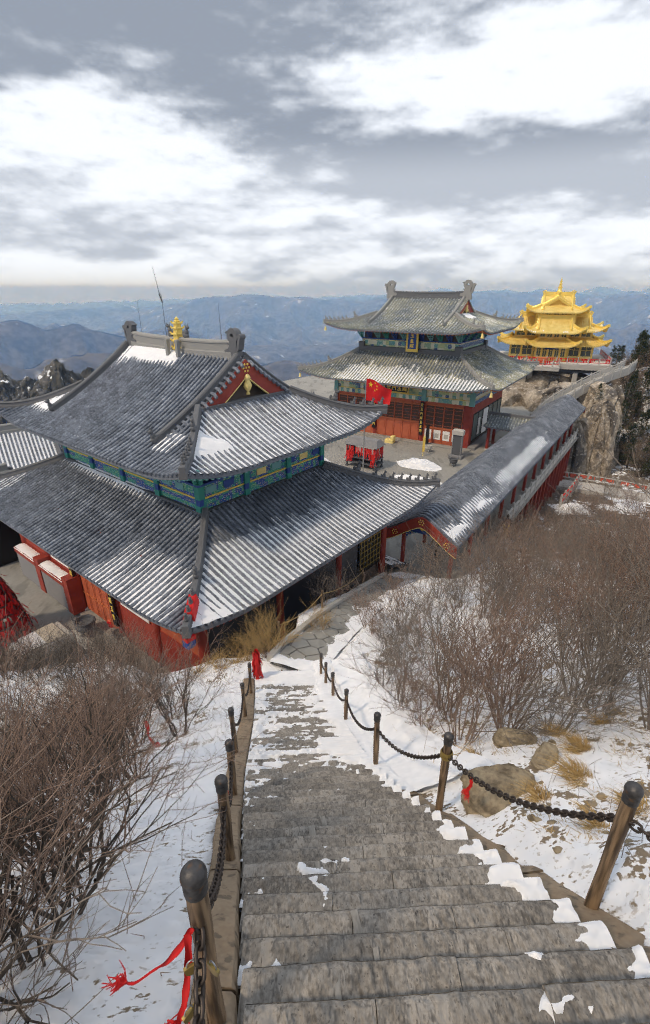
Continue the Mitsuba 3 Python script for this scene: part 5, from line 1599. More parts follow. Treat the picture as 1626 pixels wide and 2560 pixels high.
def padlock(at, yaw, s, label):
    k = thing('padlock', label, 'padlock')
    c, sn = math.cos(yaw), math.sin(yaw)
    Mx = mat4((c * s, sn * s, 0), (0, 0, s), (sn * s, -c * s, 0), np.asarray(at))
    body = Polygon([(-.5, 0), (-.42, -.55), (-.2, -.78), (0, -.82), (.2, -.78), (.42, -.55), (.5, 0), (.3, .06), (-.3, .06)])
    put('body', MB().prism(body, .22, Mx), 'm_brass', parent=k)
    t = np.linspace(0, np.pi, 9)
    sh = np.stack([.3 * np.cos(t), .06 + .5 * np.sin(t) ** .8, 0 * t + .11], -1) @ Mx[:3, :3].T + Mx[:3, 3]
    put('shackle', MB().tube(sh, .055 * s, 6), 'm_steel', parent=k, smooth=True)


q = [chL[k] for k in (30, 60, 84)]
padlock(q[0] + [-.045, .02, -.05], .5, .062, 'brass padlock hanging left on the chain of the nearest left post, upper one')
padlock(q[0] + [.045, .02, -.06], -.6, .058, 'brass padlock seen edge on to the right of the hanging chain')
padlock(q[1] + [-.05, .02, -.03], .9, .056, 'brass padlock on the hanging chain, lower one')
padlock(chR[250] + [0, 0, -.03], .2, .085, 'brown heart shaped padlock on the chain at the right edge')


def ribbon(name, label, pts, w, fringe=0.0, m='m_ribbon', group=None, tw=.5):
    pts = np.asarray(pts, float)
    n = 26
    s = np.linspace(0, 1, len(pts))
    t = np.linspace(0, 1, n)
    c = np.stack([np.interp(t, s, pts[:, k]) for k in range(3)], -1)
    for _ in range(3):
        c[1:-1] = .25 * c[:-2] + .5 * c[1:-1] + .25 * c[2:]
    d = np.gradient(c, axis=0)
    d /= np.linalg.norm(d, axis=1, keepdims=True)
    a = np.cross(d, [.3, 1, .2])
    a /= np.linalg.norm(a, axis=1, keepdims=True)
    b = np.cross(d, a)
    ang = tw * np.sin(t * 7 + rng.uniform(0, 6)) + rng.uniform(-.4, .4)
    e = np.cos(ang)[:, None] * a + np.sin(ang)[:, None] * b
    nrm = np.cross(d, e)
    ww = w * (1 - .25 * np.sin(t * 11) ** 2)
    rows = [c + e * (ww * x)[:, None] + nrm * (w * .35 * (abs(x) * 2 - .5)) for x in (-.5, -.2, .2, .5)]
    k = thing(name, label, 'ribbon', group)
    mb = MB().grid(np.array(rows)).grid(np.array(rows) + nrm * .0025)
    put('cloth', mb, m, parent=k, smooth=True)
    if fringe:
        fr_ = MB()
        for j in range(46):
            x = rng.uniform(-.6, .6)
            p0 = c[-1] + e[-1] * w * x
            p1 = p0 + d[-1] * fringe * .6 + e[-1] * w * x * .5 + rng.normal(0, .012, 3)
            p2 = p1 + d[-1] * fringe * .4 + rng.normal(0, .018, 3) - [0, 0, .01]
            fr_.tube([p0, p1, p2], [.0032, .003, .0018], 3)
        put('fringe', fr_, m, parent=k)
    return k


A = LA[0]
ribbon('red_ribbon', 'long red ribbon with a frayed end blown to the left from the nearest left post', [A + [-.02, -.06, .02], A + [-.05, -.07, -.05], A + [-.09, -.08, -.11], A + [-.137, -.09, -.165], A + [-.18, -.10, -.18], A + [-.25, -.12, -.235], A + [-.285, -.12, -.23]], .027, .05, group=None)
ribbon('red_ribbon', 'red ribbon with a tassel hanging straight down beside the chain of the nearest left post', [A + [-.03, -.07, .0], A + [-.04, -.09, -.12], A + [-.05, -.12, -.25], A + [-.06, -.15, -.34], A + [-.09, -.17, -.40]], .032, .07)
c = chR2[120]
ribbon('red_tassel', 'small red ribbon tassel tied to the chain beyond the nearest right post', [RA[1] + (chR2[300] - RA[1]) * 1.0 + [0, 0, .01], chR2[300] + [-.01, -.01, -.08], chR2[300] + [-.03, -.01, -.17]], .035, .07)
B = LP[2][0]
ribbon('red_ribbon', 'faded pink red ribbon lying at the foot of the third left post', [B + np.array([-.06, -.10, .30]), B + np.array([-.02, -.14, .16]), B + np.array([.02, -.2, .06]), B + np.array([.10, -.2, .05])], .05, .04, 'm_ribbon_faded')
s_ = np.array([-2.98, 6.1, -8.0])
ribbon('red_ribbon', 'red ribbon tied in the shrubs left of the stairs', [s_ + [0, 0, 1.42], s_ + [.02, 0, 1.25], s_ + [.0, -.02, 1.1], s_ + [.07, 0, .92]], .085, .08)
put('yellow_cord', MB().lathe([(.055, -.05), (.066, -.03), (.062, -.01), (.068, .01), (.064, .03), (.056, .05)], 12, RA[1] + [0, 0, .0]).tube([RA[1] + [.06, 0, 0], RA[1] + [.12, -.01, -.01], RA[1] + [.1, -.02, -.05]], .006, 4), 'm_brass', label='yellow cord wound round the second right post', category='cord')

# bundle of red ribbons on a stake at the foot of the stairs
bd = thing('ribbon_bundle', 'tall bundle of red ribbons tied to a stake at the foot of the stairs', 'ribbon')
b0 = np.array([-2.03, 11.55, -10.85])
put('stake', MB().tube([b0 - [0, 0, .3], b0 + [0, 0, 1.15]], .025, 6), 'm_post', parent=bd)
rb = MB()
for _ in range(90):
    an, rr = rng.uniform(0, 6.3), rng.uniform(.03, .13)
    top = b0 + [rr * .6 * math.cos(an), rr * .6 * math.sin(an), rng.uniform(.75, 1.2)]
    L = rng.uniform(.4, .85)
    zz = np.linspace(0, 1, 5)[:, None]
    cc = top + zz * [rr * .7 * math.cos(an) + rng.normal(0, .03), rr * .7 * math.sin(an), -L] + .02 * np.sin(zz * 9 + an)
    w = .03 * np.array([math.sin(an), -math.cos(an), 0])
    rb.grid(np.stack([cc - w, cc + w]))
put('ribbons', rb, 'm_ribbon', parent=bd, kind='stuff')

# light posts with a rope beside the paved path
pp = []
for i, (f, o) in enumerate(((12, -.98), (30, -1.0), (47, -1.0))):
    p = cl[f].copy()
    p[:2] += nr[f] * o
    put('path_post', MB().tube([p - [0, 0, .4], p + [0, 0, .98]], [.05, .045], 8, cap=True), 'm_post', smooth=40, label=f'{("first", "second", "third")[i]} pale wooden post at the outer edge of the paved path', category='post', group='posts at the edge of the paved path')
    pp.append(p + [0, 0, .85])
for i, (a, b) in enumerate(zip(pp[:-1], pp[1:])):
    put('rope', MB().tube(hang(a, b, .25, 20), .014, 5), 'm_grass', label=f'{("near", "far")[i]} rope between the posts of the paved path', category='rope')

# ---------------------------------------------------------------- rocks and dry grass on the right bank
def boulder(x, y, s, sq, seed, label, yaw=0.0):
    m = trimesh.creation.icosphere(subdivisions=4)
    v = np.array(m.vertices)
    k = (np.abs(v) ** 3.2).sum(1) ** (-1 / 3.2)
    v = v * k[:, None]
    n1 = nfbm(v * 1.3 + seed * 3.7, 4, seed) - .5
    lay = np.floor((v[:, 2] + .5 * n1) * 5) / 5 - v[:, 2]
    v = v * (1 + .55 * n1 + .10 * (nfbm(v * 5 + seed, 3, seed + 2) - .5))[:, None]
    v[:, :2] *= (1 + .25 * lay)[:, None]
    v = v * np.array(sq) * s
    c, sn = math.cos(yaw), math.sin(yaw)
    v = v @ np.array([[c, sn, 0], [-sn, c, 0], [0, 0, 1]])
    return put('boulder', MB().add(v + [x, y, float(terr(x, y)) + s * sq[2] * .15], m.faces), 'm_boulder', smooth=35, label=label, category='rock')


boulder(1.92, 3.72, .36, (1.15, .75, .62), 3, 'large layered brown boulder beside the second right post', .3)
boulder(2.62, 4.95, .26, (1.0, .55, .6), 8, 'small brown rock poking out of the snow beyond the big boulder', -.2)
boulder(2.70, 4.30, .20, (1.2, .6, .5), 11, 'flat brown stone in the snow right of the big boulder', .8)


def tuft(x, y, n, L, comb, label, group=None, m='m_grass'):
    mb = MB()
    z = float(terr(x, y)) - .02
    for _ in range(n):
        a, r = rng.uniform(0, 6.3), rng.uniform(0, .13) * L / .35
        p = np.array([x + r * math.cos(a), y + r * math.sin(a), z])
        d = np.array([math.cos(a) * .5, math.sin(a) * .5, 1.1]) + rng.normal(0, .25, 3)
        ll = L * rng.uniform(.6, 1.15)
        t = np.linspace(0, 1, 5)[:, None]
        c = p + d / np.linalg.norm(d) * ll * t + (np.asarray(comb) * ll - [0, 0, .35 * ll]) * t ** 2
        s = np.cross(d, [rng.normal(), rng.normal(), .1])
        s = s / np.linalg.norm(s) * .0055
        w = np.array([1, .9, .7, .45, .08])[:, None]
        mb.grid(np.stack([c - s * w, c + s * w]))
    return put('grass_tuft', mb, m, label=label, category='grass', **({'group': group} if group else {}))


for i, (x, y, n, L) in enumerate(((3.31, 4.57, 260, .36), (2.75, 3.72, 260, .34), (2.22, 3.42, 160, .26), (2.36, 2.80, 150, .24), (2.85, 3.0, 170, .28), (3.46, 5.35, 180, .30), (2.0, 4.7, 130, .24), (4.3, 5.6, 160, .3))):
    tuft(x, y, n, L, (-.45, .25, -.2), 'tuft of straw coloured grass combed downhill in the snow of the right bank', 'grass tufts on the right bank')
for i, (x, y) in enumerate(((-3.3, 12.3), (-3.7, 12.6), (-2.9, 12.7), (-3.5, 13.0), (-4.0, 12.2), (-2.6, 13.0))):
    tuft(x, y, 110, .5, (.1, .1, .1), 'tall dry golden grass on the crest at the foot of the stairs', 'golden grass at the foot of the stairs')
mb = MB()
for _ in range(260):
    x, y = rng.uniform(1.3, 5.2), rng.uniform(1.2, 8.5)
    if x < xr(y) + .5:
        continue
    m = trimesh.creation.icosphere(subdivisions=1, radius=rng.uniform(.012, .06) * rng.uniform(.5, 1))
    mb.add(m.vertices * [1.2, .9, .6] * (1 + rng.normal(0, .14, (len(m.vertices), 1))) + [x, y, float(terr(x, y)) + .004], m.faces)
put('pebbles', mb, 'm_boulder', smooth=35, label='small brown stones poking through the snow of the right bank', category='stones', kind='stuff')
mb = MB()
for _ in range(150):
    x, y = rng.uniform(1.4, 5.6), rng.uniform(1.2, 8.5)
    if x < xr(y) + .6:
        continue
    z0 = float(terr(x, y))
    for _ in range(26):
        p = np.array([x + rng.normal(0, .09), y + rng.normal(0, .09), z0 - .01])
        d = np.array([rng.normal(-.5, .5), rng.normal(.2, .5), .5]) * rng.uniform(.05, .16)
        s_v = np.cross(d, [0, 0, 1.0]) + 1e-5
        s_v = s_v / np.linalg.norm(s_v) * .004
        mb.add(np.array([p - s_v, p + s_v, p + d]), [[0, 1, 2]])
put('grass_wisps', mb, 'm_grass', label='low wisps of dry grass flattened in the snow of the right bank', category='grass', kind='stuff')
# thin dead stalks standing in the snow
for (nm, x0, x1, y0, y1, n, L, lab) in (('dead_stalks', -4.2, -.75, 1.3, 11.5, 620, .30, 'thin dead stalks standing in the snow left of the stairs'), ('dead_stalks', 1.9, 4.5, 1.6, 8, 160, .3, 'thin dead stalks standing in the snow of the right bank'), ('dead_stalks', -4.5, -1.6, 11.4, 13.2, 160, .3, 'thin dead stalks on the snowy crest at the foot of the stairs')):
    mb = MB()
    X, Y = rng.uniform(x0, x1, n), rng.uniform(y0, y1, n)
    ok = (X < xl(Y) - .4) | (X > xr(Y) + .45)
    for x, y, z in zip(X[ok], Y[ok], terr(X[ok], Y[ok])):
        d = np.array([rng.normal(0, .45), rng.normal(0, .45), 1.0]) * L * rng.uniform(.4, 1.2)
        p = np.array([x, y, z - .02])
        mb.tube([p, p + d * .5 + rng.normal(0, .01, 3), p + d + rng.normal(0, .03, 3)], [.0035, .003, .0015], 3)
    put(nm, mb, 'm_bark', label=lab, category='plant', kind='stuff')

# ---------------------------------------------------------------- things in the courtyard
fl = thing('flagpole', 'thin grey flagpole standing in the courtyard before the hall', 'flagpole')
fp = np.array([3.52, 43.49, GZ])
ftop = 8.95
put('pole', MB().tube([fp, fp + [0, 0, ftop]], [.06, .035], 8, cap=True), 'm_steel', parent=fl, smooth=True)
put('base', MB().box(fp[0] - .3, fp[0] + .3, fp[1] - .3, fp[1] + .3, GZ, GZ + .25, .04), 'm_stone_pale', parent=fl)
fg = thing('flag', 'red national flag with yellow stars flying from the courtyard flagpole', 'flag')


def flag_pt(u, v):
    """u along the fly, v down the hoist, both 0..1"""
    u, v = np.asarray(u, float), np.asarray(v, float)
    x = 2.25 * u * (1 - .06 * v)
    z = ftop - .05 - 1.95 * v * (1 - .30 * u) - .95 * u ** 1.1 + .0 * v + .10 * np.sin(u * 6 + v)
    y = .16 * np.sin(u * 8 + v * 2.2) * u + .12 * u
    return np.stack([fp[0] + .05 + x, fp[1] + y, GZ + z], -1)


U, V = np.meshgrid(np.linspace(0, 1, 30), np.linspace(0, 1, 16), indexing='ij')
put('cloth', MB().grid(flag_pt(U, V)), 'm_flag', parent=fg, smooth=True)
for (cu, cv, r) in ((.17, .25, .15), (.34, .10, .05), (.41, .20, .05), (.41, .35, .05), (.34, .45, .05)):
    a = np.arange(10) * math.pi / 5 + math.pi / 2
    rr = np.where(np.arange(10) % 2 == 0, r, r * .4)
    su, sv = np.r_[cu + rr * np.cos(a) * .667, cu], np.r_[cv - rr * np.sin(a), cv]
    for o in (-.012, .012):
        put('star', MB().add(flag_pt(su, sv) + [0, o, 0], [[i, (i + 1) % 10, 10] for i in range(10)]), 'm_yellow', parent=fg)

ir = thing('prayer_rack', 'canopied iron rack hung with red prayer ribbons in the courtyard before the hall', 'rack')
F_ir = frame(3.85, 46.4, GZ, TH_H)
for (x, y) in ((-1.55, -.7), (1.55, -.7), (-1.55, .7), (1.55, .7)):
    put('leg', MB().box(x - .07, x + .07, y - .07, y + .07, .0, 2.3).box(x - .13, x + .13, y - .13, y + .13, 0, .12), 'm_greydark', parent=ir, fr=F_ir)
for z in (.45, .95):
    put('shelf', MB().box(-1.7, 1.7, -.8, .8, z, z + .08), 'm_greydark', parent=ir, fr=F_ir)
hood = MB().add(np.array([[-1.8, -.95, 2.25], [1.8, -.95, 2.25], [1.8, .95, 2.25], [-1.8, .95, 2.25], [-1.45, -.35, 2.85], [1.45, -.35, 2.85], [1.45, .35, 2.85], [-1.45, .35, 2.85]], float), [[0, 1, 5, 4], [1, 2, 6, 5], [2, 3, 7, 6], [3, 0, 4, 7], [4, 5, 6, 7], [0, 3, 2, 1]])
put('hood', hood, 'm_grey', parent=ir, fr=F_ir)


def ribbons_on(lines, n, Lr, w=.05, drop_noise=.08):
    rb = MB()
    for (a, b) in lines:
        a, b = np.array(a, float), np.array(b, float)
        d = (b - a) / np.linalg.norm(b - a)
        for _ in range(n):
            c = a + (b - a) * rng.uniform() + rng.normal(0, .03, 3)
            L = rng.uniform(*Lr)
            zz = np.linspace(0, 1, 4)[:, None]
            cc = c + zz * [0, 0, -L] + zz ** 2 * rng.normal(0, drop_noise, 3)
            rb.grid(np.stack([cc - d * w * rng.uniform(.5, 1.2), cc + d * w]))
    return rb


put('red_ribbons', ribbons_on([((-1.55, -.78, 2.1), (1.55, -.78, 2.1)), ((1.6, -.78, 2.1), (1.6, .78, 2.1)), ((-1.55, -.72, 1.6), (-1.0, -.72, 1.6)), ((1.0, -.75, 1.5), (1.6, -.75, 1.5)), ((-1.6, -.7, 2.0), (-1.6, .7, 2.0))], 46, (.4, 1.15)), 'm_ribbon', parent=ir, fr=F_ir, kind='stuff')


def heap(name, x, y, rx, ry, h, seed, label, z=GZ, yaw=0.0):
    g = np.linspace(-1.15, 1.15, 46)
    X, Y = np.meshgrid(g, g, indexing='ij')
    q = np.stack([X * 2 + seed, Y * 2, X * 0], -1)
    r = np.hypot(X, Y) + .35 * (nfbm(q, 3, seed) - .5)
    Z = h * (ss(1.0, .2, r) * (.75 + .5 * nfbm(q * 2.5, 3, seed + 1))) - .03 + h * .14 * (nfbm(q * 6, 2, seed + 3) - .5)
    c, s = math.cos(yaw), math.sin(yaw)
    Pn = np.stack([x + rx * X * c + ry * Y * s, y - rx * X * s + ry * Y * c, z + Z], -1)
    mx = np.maximum.reduce([Z[:-1, :-1], Z[1:, :-1], Z[:-1, 1:], Z[1:, 1:]])
    put(name, MB().grid(Pn, mx > -.02), 'm_snow', smooth=True, label=label, category='snow pile')


heap('snow_pile', 9.3, 46.6, 2.5, 1.5, .62, 3, 'shovelled heap of snow in the middle of the courtyard', yaw=TH_H)
heap('snow_pile', 8.6, 42.4, 2.9, .9, .35, 5, 'long low heap of snow beside the gallery roof', yaw=TH_H)
heap('snow_pile', -1.0, 47.4, 2.2, 1.4, .8, 9, 'heap of snow left of the prayer rack', yaw=TH_H)
heap('snow_pile', 10.9, 40.4, 1.5, .9, .3, 13, 'small heap of snow at the corner of the gallery', yaw=TH_H)
heap('snow_pile', -15.3, 26.0, .8, .5, .14, 15, 'thin patch of snow at the foot of the low wall of the near pavilion', yaw=TH_P)
heap('snow_pile', 23.5, 43.2, 1.6, 1.1, .6, 19, 'heap of snow below the stilts of the gallery', z=-19.2)

se = thing('stone_stele', 'dark upright stone tablet with a pale cap standing before the hall', 'stele')
F_se = frame(13.5, 49.0, GZ, TH_H)
put('base', MB().box(-.7, .7, -.5, .5, 0, .35, .05), 'm_grey', parent=se, fr=F_se)
put('tablet', MB().box(-.46, .46, -.16, .16, .35, 2.45, .03), 'm_greydark', parent=se, fr=F_se)
put('cap', MB().box(-.58, .58, -.3, .3, 2.45, 3.0, .12), 'm_stone_pale', parent=se, fr=F_se)
put('edge', MB().box(-.5, -.42, -.18, .18, .36, 2.44).box(.42, .5, -.18, .18, .36, 2.44), 'm_grey', parent=se, fr=F_se)


def cauldron(name, label, x, y, s, m='m_greydark'):
    k = thing(name, label, 'incense burner')
    put('bowl', MB().lathe([(0, .35), (.3, .36), (.46, .5), (.5, .7), (.44, .86), (.52, .92), (.52, .97), (.44, .97), (.4, .8), (0, .7)], 16, (0, 0, 0)), m, parent=k, fr=lambda v: v * s + np.array([x, y, GZ]), smooth=40)
    for a in range(3):
        c, sn = math.cos(a * 2.1 + .4), math.sin(a * 2.1 + .4)
        put('leg', MB().tube([[.32 * c, .32 * sn, .45], [.42 * c, .42 * sn, .2], [.38 * c, .38 * sn, 0]], [.07, .06, .05], 6), m, parent=k, fr=lambda v: v * s + np.array([x, y, GZ]))
    for a in (0, math.pi):
        put('handle', MB().tube([[.5 * math.cos(a), 0, .85], [.62 * math.cos(a), 0, 1.0], [.6 * math.cos(a), 0, 1.2], [.48 * math.cos(a), 0, 1.15]], .04, 5), m, parent=k, fr=lambda v: v * s + np.array([x, y, GZ]))


cauldron('incense_burner', 'dark iron tripod incense burner beside the snow heap in the courtyard', 12.6, 46.4, .8)
cauldron('incense_burner', 'round dark incense burner with pale ash before the doors of the near pavilion', -12.0, 20.3, .95)
cauldron('incense_urn', 'pale stone urn under the posters of the hall', 11.0, 51.0, .75, 'm_stone_pale')
bn = thing('banner_stand', 'thin stand with a yellow banner before the hall', 'banner')
put('pole', MB().tube([[10.2, 49.6, GZ], [10.2, 49.6, GZ + 2.3]], .035, 6), 'm_gold_pale', parent=bn)
put('banner', MB().box(10.08, 10.32, 49.5, 49.56, GZ + .5, GZ + 2.1), 'm_goldpaint', parent=bn)
ob = thing('offering_box', 'yellow box before the red panels of the hall', 'box')
put('chest', MB().box(-.55, .45, -.35, .35, 0, .42, .04), 'm_gold_pale', parent=ob, fr=frame(7.4, 54.6, GZ, TH_H))
put('lid', MB().box(.1, .5, -.3, .3, .43, .85, .08), 'm_gold_pale', parent=ob, fr=frame(7.4, 54.6, GZ, TH_H))
sp = thing('speaker_pillar', 'thin black pillar beside the couplet of the hall', 'pillar')
put('shaft', MB().box(-.14, .14, -.14, .14, .25, 2.3), 'm_black', parent=sp, fr=frame(11.3, 53.4, GZ, TH_H))
put('foot', MB().box(-.25, .25, -.25, .25, 0, .25), 'm_greydark', parent=sp, fr=frame(11.3, 53.4, GZ, TH_H))

# ribbon covered tree frame and dark rack at the left edge
wt = thing('wishing_tree', 'tall conical frame covered in red wishing ribbons at the left edge', 'ribbon frame')
c0 = np.array([-16.1, 20.0, GZ])
for a in range(6):
    put('pole', MB().tube([c0 + [1.5 * math.cos(a * 1.05), 1.5 * math.sin(a * 1.05), 0], c0 + [.25 * math.cos(a * 1.05), .25 * math.sin(a * 1.05), 4.9]], .04, 6), 'm_dark', parent=wt)
rings = [(z, 1.55 - .27 * z) for z in (.7, 1.2, 1.7, 2.2, 2.7, 3.2, 3.7, 4.2, 4.8)]
for z, r in rings:
    t = np.linspace(0, 6.2832, 25)
    put('ring', MB().tube(np.stack([c0[0] + r * np.cos(t), c0[1] + r * np.sin(t), 0 * t + GZ + z], -1), .025, 5), 'm_dark', parent=wt)
for mname, n in (('m_ribbon', 560), ('m_ribbon_dark', 620)):
    rb = MB()
    for _ in range(n):
        z, r = rings[int(rng.integers(0, len(rings)))]
        a = rng.uniform(0, 6.3)
        rr = r * rng.uniform(.75, 1.12)
        p = c0 + [rr * math.cos(a), rr * math.sin(a), z + rng.normal(0, .08)]
        L = rng.uniform(.25, .7)
        zz = np.linspace(0, 1, 4)[:, None]
        cc = p + zz * [.12 * math.cos(a), .12 * math.sin(a), -L] + zz ** 2 * rng.normal(0, .08, 3)
        w = rng.uniform(.04, .09) * np.array([math.sin(a), -math.cos(a), .2])
        rb.grid(np.stack([cc - w, cc + w]))
    put('red_ribbons', rb, mname, parent=wt, kind='stuff')
dk = thing('ribbon_shelter', 'dark open shelter hung with red cloth behind the wishing frame at the left edge', 'shelter')
F_dk = frame(-21.2, 29.6, GZ, TH_P)
for (x, y) in ((-2.2, -1.6), (2.2, -1.6), (-2.2, 1.6), (2.2, 1.6)):
    put('post', MB().box(x - .1, x + .1, y - .1, y + .1, 0, 3.0), 'm_dark', parent=dk, fr=F_dk)
put('back_wall', MB().box(-2.2, 2.2, 1.4, 1.5, 0, 3), 'm_black', parent=dk, fr=F_dk)
put('side_wall', MB().box(-2.3, -2.2, -1.6, 1.6, 0, 3).box(2.1, 2.2, -1.6, 1.6, 0, 3), 'm_black', parent=dk, fr=F_dk)
put('flat_roof', MB().box(-2.6, 2.6, -2.0, 2.0, 3, 3.15), 'm_black', parent=dk, fr=F_dk)
put('red_banner', MB().box(-1.2, 1.0, -1.78, -1.72, 2.3, 2.95), 'm_flag', parent=dk, fr=F_dk)
put('red_cloth', ribbons_on([((-2, -1.5, 1.5), (2, -1.5, 1.5)), ((-2, -1.2, .9), (2, -1.2, .9))], 26, (.3, .7), .07), 'm_ribbon_dark', parent=dk, fr=F_dk, kind='stuff')
pl = thing('stone_trough', 'stone trough filled with snow beside the courtyard kerb at left', 'trough')
F_pl = frame(-13.75, 19.3, GZ, TH_P)
put('box', MB().box(-1.0, .55, -1.3, 1.3, 0, .42, .05), 'm_stone_pale', parent=pl, fr=F_pl)
put('slab', MB().box(-.95, .5, .1, 1.0, .42, .52, .03), 'm_wall', parent=pl, fr=F_pl)
X, Y = np.meshgrid(np.linspace(-.9, .45, 14), np.linspace(-1.2, .1, 14), indexing='ij')
put('snow', MB().grid(np.stack([X, Y, .44 + .12 * nfbm(np.stack([X * 2, Y * 2, X * 0], -1), 3, 3)], -1)), 'm_snow', parent=pl, fr=F_pl, smooth=True)
rd = thing('red_drum', 'small red offering stool beside the pavilion doors', 'stool')
put('seat', MB().lathe([(0, .5), (.24, .5), (.28, .42), (.25, .3), (.2, .05), (.26, 0)], 12, (-10.9, 20.9, GZ)), 'm_ribbon', parent=rd, smooth=40)
put('cushion', MB().lathe([(0, .6), (.18, .58), (.23, .52), (.2, .5)], 12, (-10.9, 20.9, GZ)), 'm_ribbon_faded', parent=rd, smooth=40)
cauldron('flower_pot', 'dark pot by the pavilion door panels', -10.2, 19.9, .55)

# ---------------------------------------------------------------- people
from manifold3d import Manifold


def ball(p, r, n=10):
    return Manifold.sphere(r, n).translate([float(x) for x in p])


def bone(a, ra, b, rb_):
    return Manifold.batch_hull([ball(a, ra), ball(b, rb_)])


def person(label, x, y, z, yaw, coat, legs, pose=0.0, h=1.7, hat=None):
    k = thing('person', label, 'person')
    F_ = frame(x, y, z, yaw)
    s = h / 1.7

    def shape(bones):
        m = bones[0]
        for b in bones[1:]:
            m = m + b
        me = m.refine_to_length(.05).to_mesh()
        t = trimesh.Trimesh(me.vert_properties[:, :3], me.tri_verts)
        trimesh.smoothing.filter_taubin(t, iterations=6)
        return MB().add(t.vertices * s, t.faces)
    st_, sw = .16 + .1 * pose, .12 + .15 * pose
    hip, knee, foot = {}, {}, {}
    lg = [bone((-.08, 0, .92), .13, (.08, 0, .92), .13)]
    for sd in (-1, 1):
        f = sd * pose
        a, b, c = (sd * .09, 0, .9), (sd * .10, -.08 * abs(f) - .16 * f, .5), (sd * .10, -.22 * f + .05 * abs(f), .09)
        lg += [bone(a, .10, b, .068), bone(b, .068, c, .048), bone((c[0], c[1] + .02, .05), .048, (c[0], c[1] - .15, .035), .036)]
    put('legs', shape(lg), legs, parent=k, fr=F_, smooth=True)
    lean = -.05 - .05 * pose
    co = [bone((0, 0, .85), .165, (0, lean * .3, 1.05), .15), bone((0, lean * .3, 1.05), .15, (0, lean, 1.32), .165), bone((-.14, lean, 1.38), .075, (.14, lean, 1.38), .075), bone((0, lean, 1.4), .07, (0, lean * 1.2, 1.5), .055)]
    hands = []
    for sd in (-1, 1):
        sh, el, wr = np.array((sd * .19, lean, 1.38)), np.array((sd * .25, lean + .04 + sd * .1 * pose, 1.10)), np.array((sd * .23, lean - .12 + sd * .14 * pose, .88))
        co += [bone(sh, .065, el, .052), bone(el, .052, wr, .042)]
        d = (wr - el) / np.linalg.norm(wr - el)
        pm_ = wr + d * .07
        hb = [bone(wr, .026, pm_, .034)]
        for q_, ln in ((-.028, .07), (-.01, .085), (.01, .08), (.027, .065)):
            kn = pm_ + d * .03 + [0, q_, 0]
            hb += [bone(kn, .0095, kn + d * ln * .5 + [-sd * .01, 0, 0], .009), bone(kn + d * ln * .5 + [-sd * .01, 0, 0], .009, kn + d * ln + [-sd * .03, 0, 0], .008)]
        hb += [bone(wr + d * .03 + [0, -.03, 0], .011, wr + d * .08 + [0, -.062, 0], .009)]
        hands.append(hb)
    put('coat', shape(co), coat, parent=k, fr=F_, smooth=True)
    for hb in hands:
        m = hb[0]
        for b in hb[1:]:
            m = m + b
        me = m.to_mesh()
        put('hand', MB().add(me.vert_properties[:, :3] * s, me.tri_verts), 'm_skin', parent=k, fr=F_, smooth=True)
    hc = np.array((0, lean * 1.2 - .02, 1.61))
    hd = [Manifold.sphere(.1, 18).scale([.78, .95, 1.15]).translate(list(map(float, hc))), ball(hc + [0, -.10, -.015], .016), bone(hc + [-.022, -.088, -.05], .008, hc + [.022, -.088, -.05], .008), ball(hc + [-.078, .0, 0], .02), ball(hc + [.078, .0, 0], .02), bone(hc + [0, .01, -.08], .05, hc + [0, .015, -.14], .052)]
    m = hd[0]
    for b in hd[1:]:
        m = m + b
    me = m.to_mesh()
    put('head', MB().add(me.vert_properties[:, :3] * s, me.tri_verts), 'm_skin', parent=k, fr=F_, smooth=40)
    hr = Manifold.sphere(.108, 18).scale([.80, .97, 1.12]).translate(list(map(float, hc + [0, .012, .018]))) - Manifold.cube([.4, .2, .3], True).translate(list(map(float, hc + [0, -.13, -.10])))
    me = hr.to_mesh()
    put('hair' if not hat else 'cap', MB().add(me.vert_properties[:, :3] * s, me.tri_verts), hat or 'm_hair', parent=k, fr=F_, smooth=40)


person('person in dark clothes walking under the red gable of the gallery', 7.25, 28.4, GZ + .04, .9, 'm_cloth_dark', 'm_cloth_dark', .7)
person('person in dark clothes half hidden by the near gallery columns', 10.4, 31.3, GZ + .04, 2.6, 'm_cloth_dark', 'm_cloth_dark', .4)
person('person with a dark coat and yellow trousers standing beside the gallery', 12.6, 31.0, GZ + .04, 3.6, 'm_cloth_dark', 'm_cloth_yellow', .3)
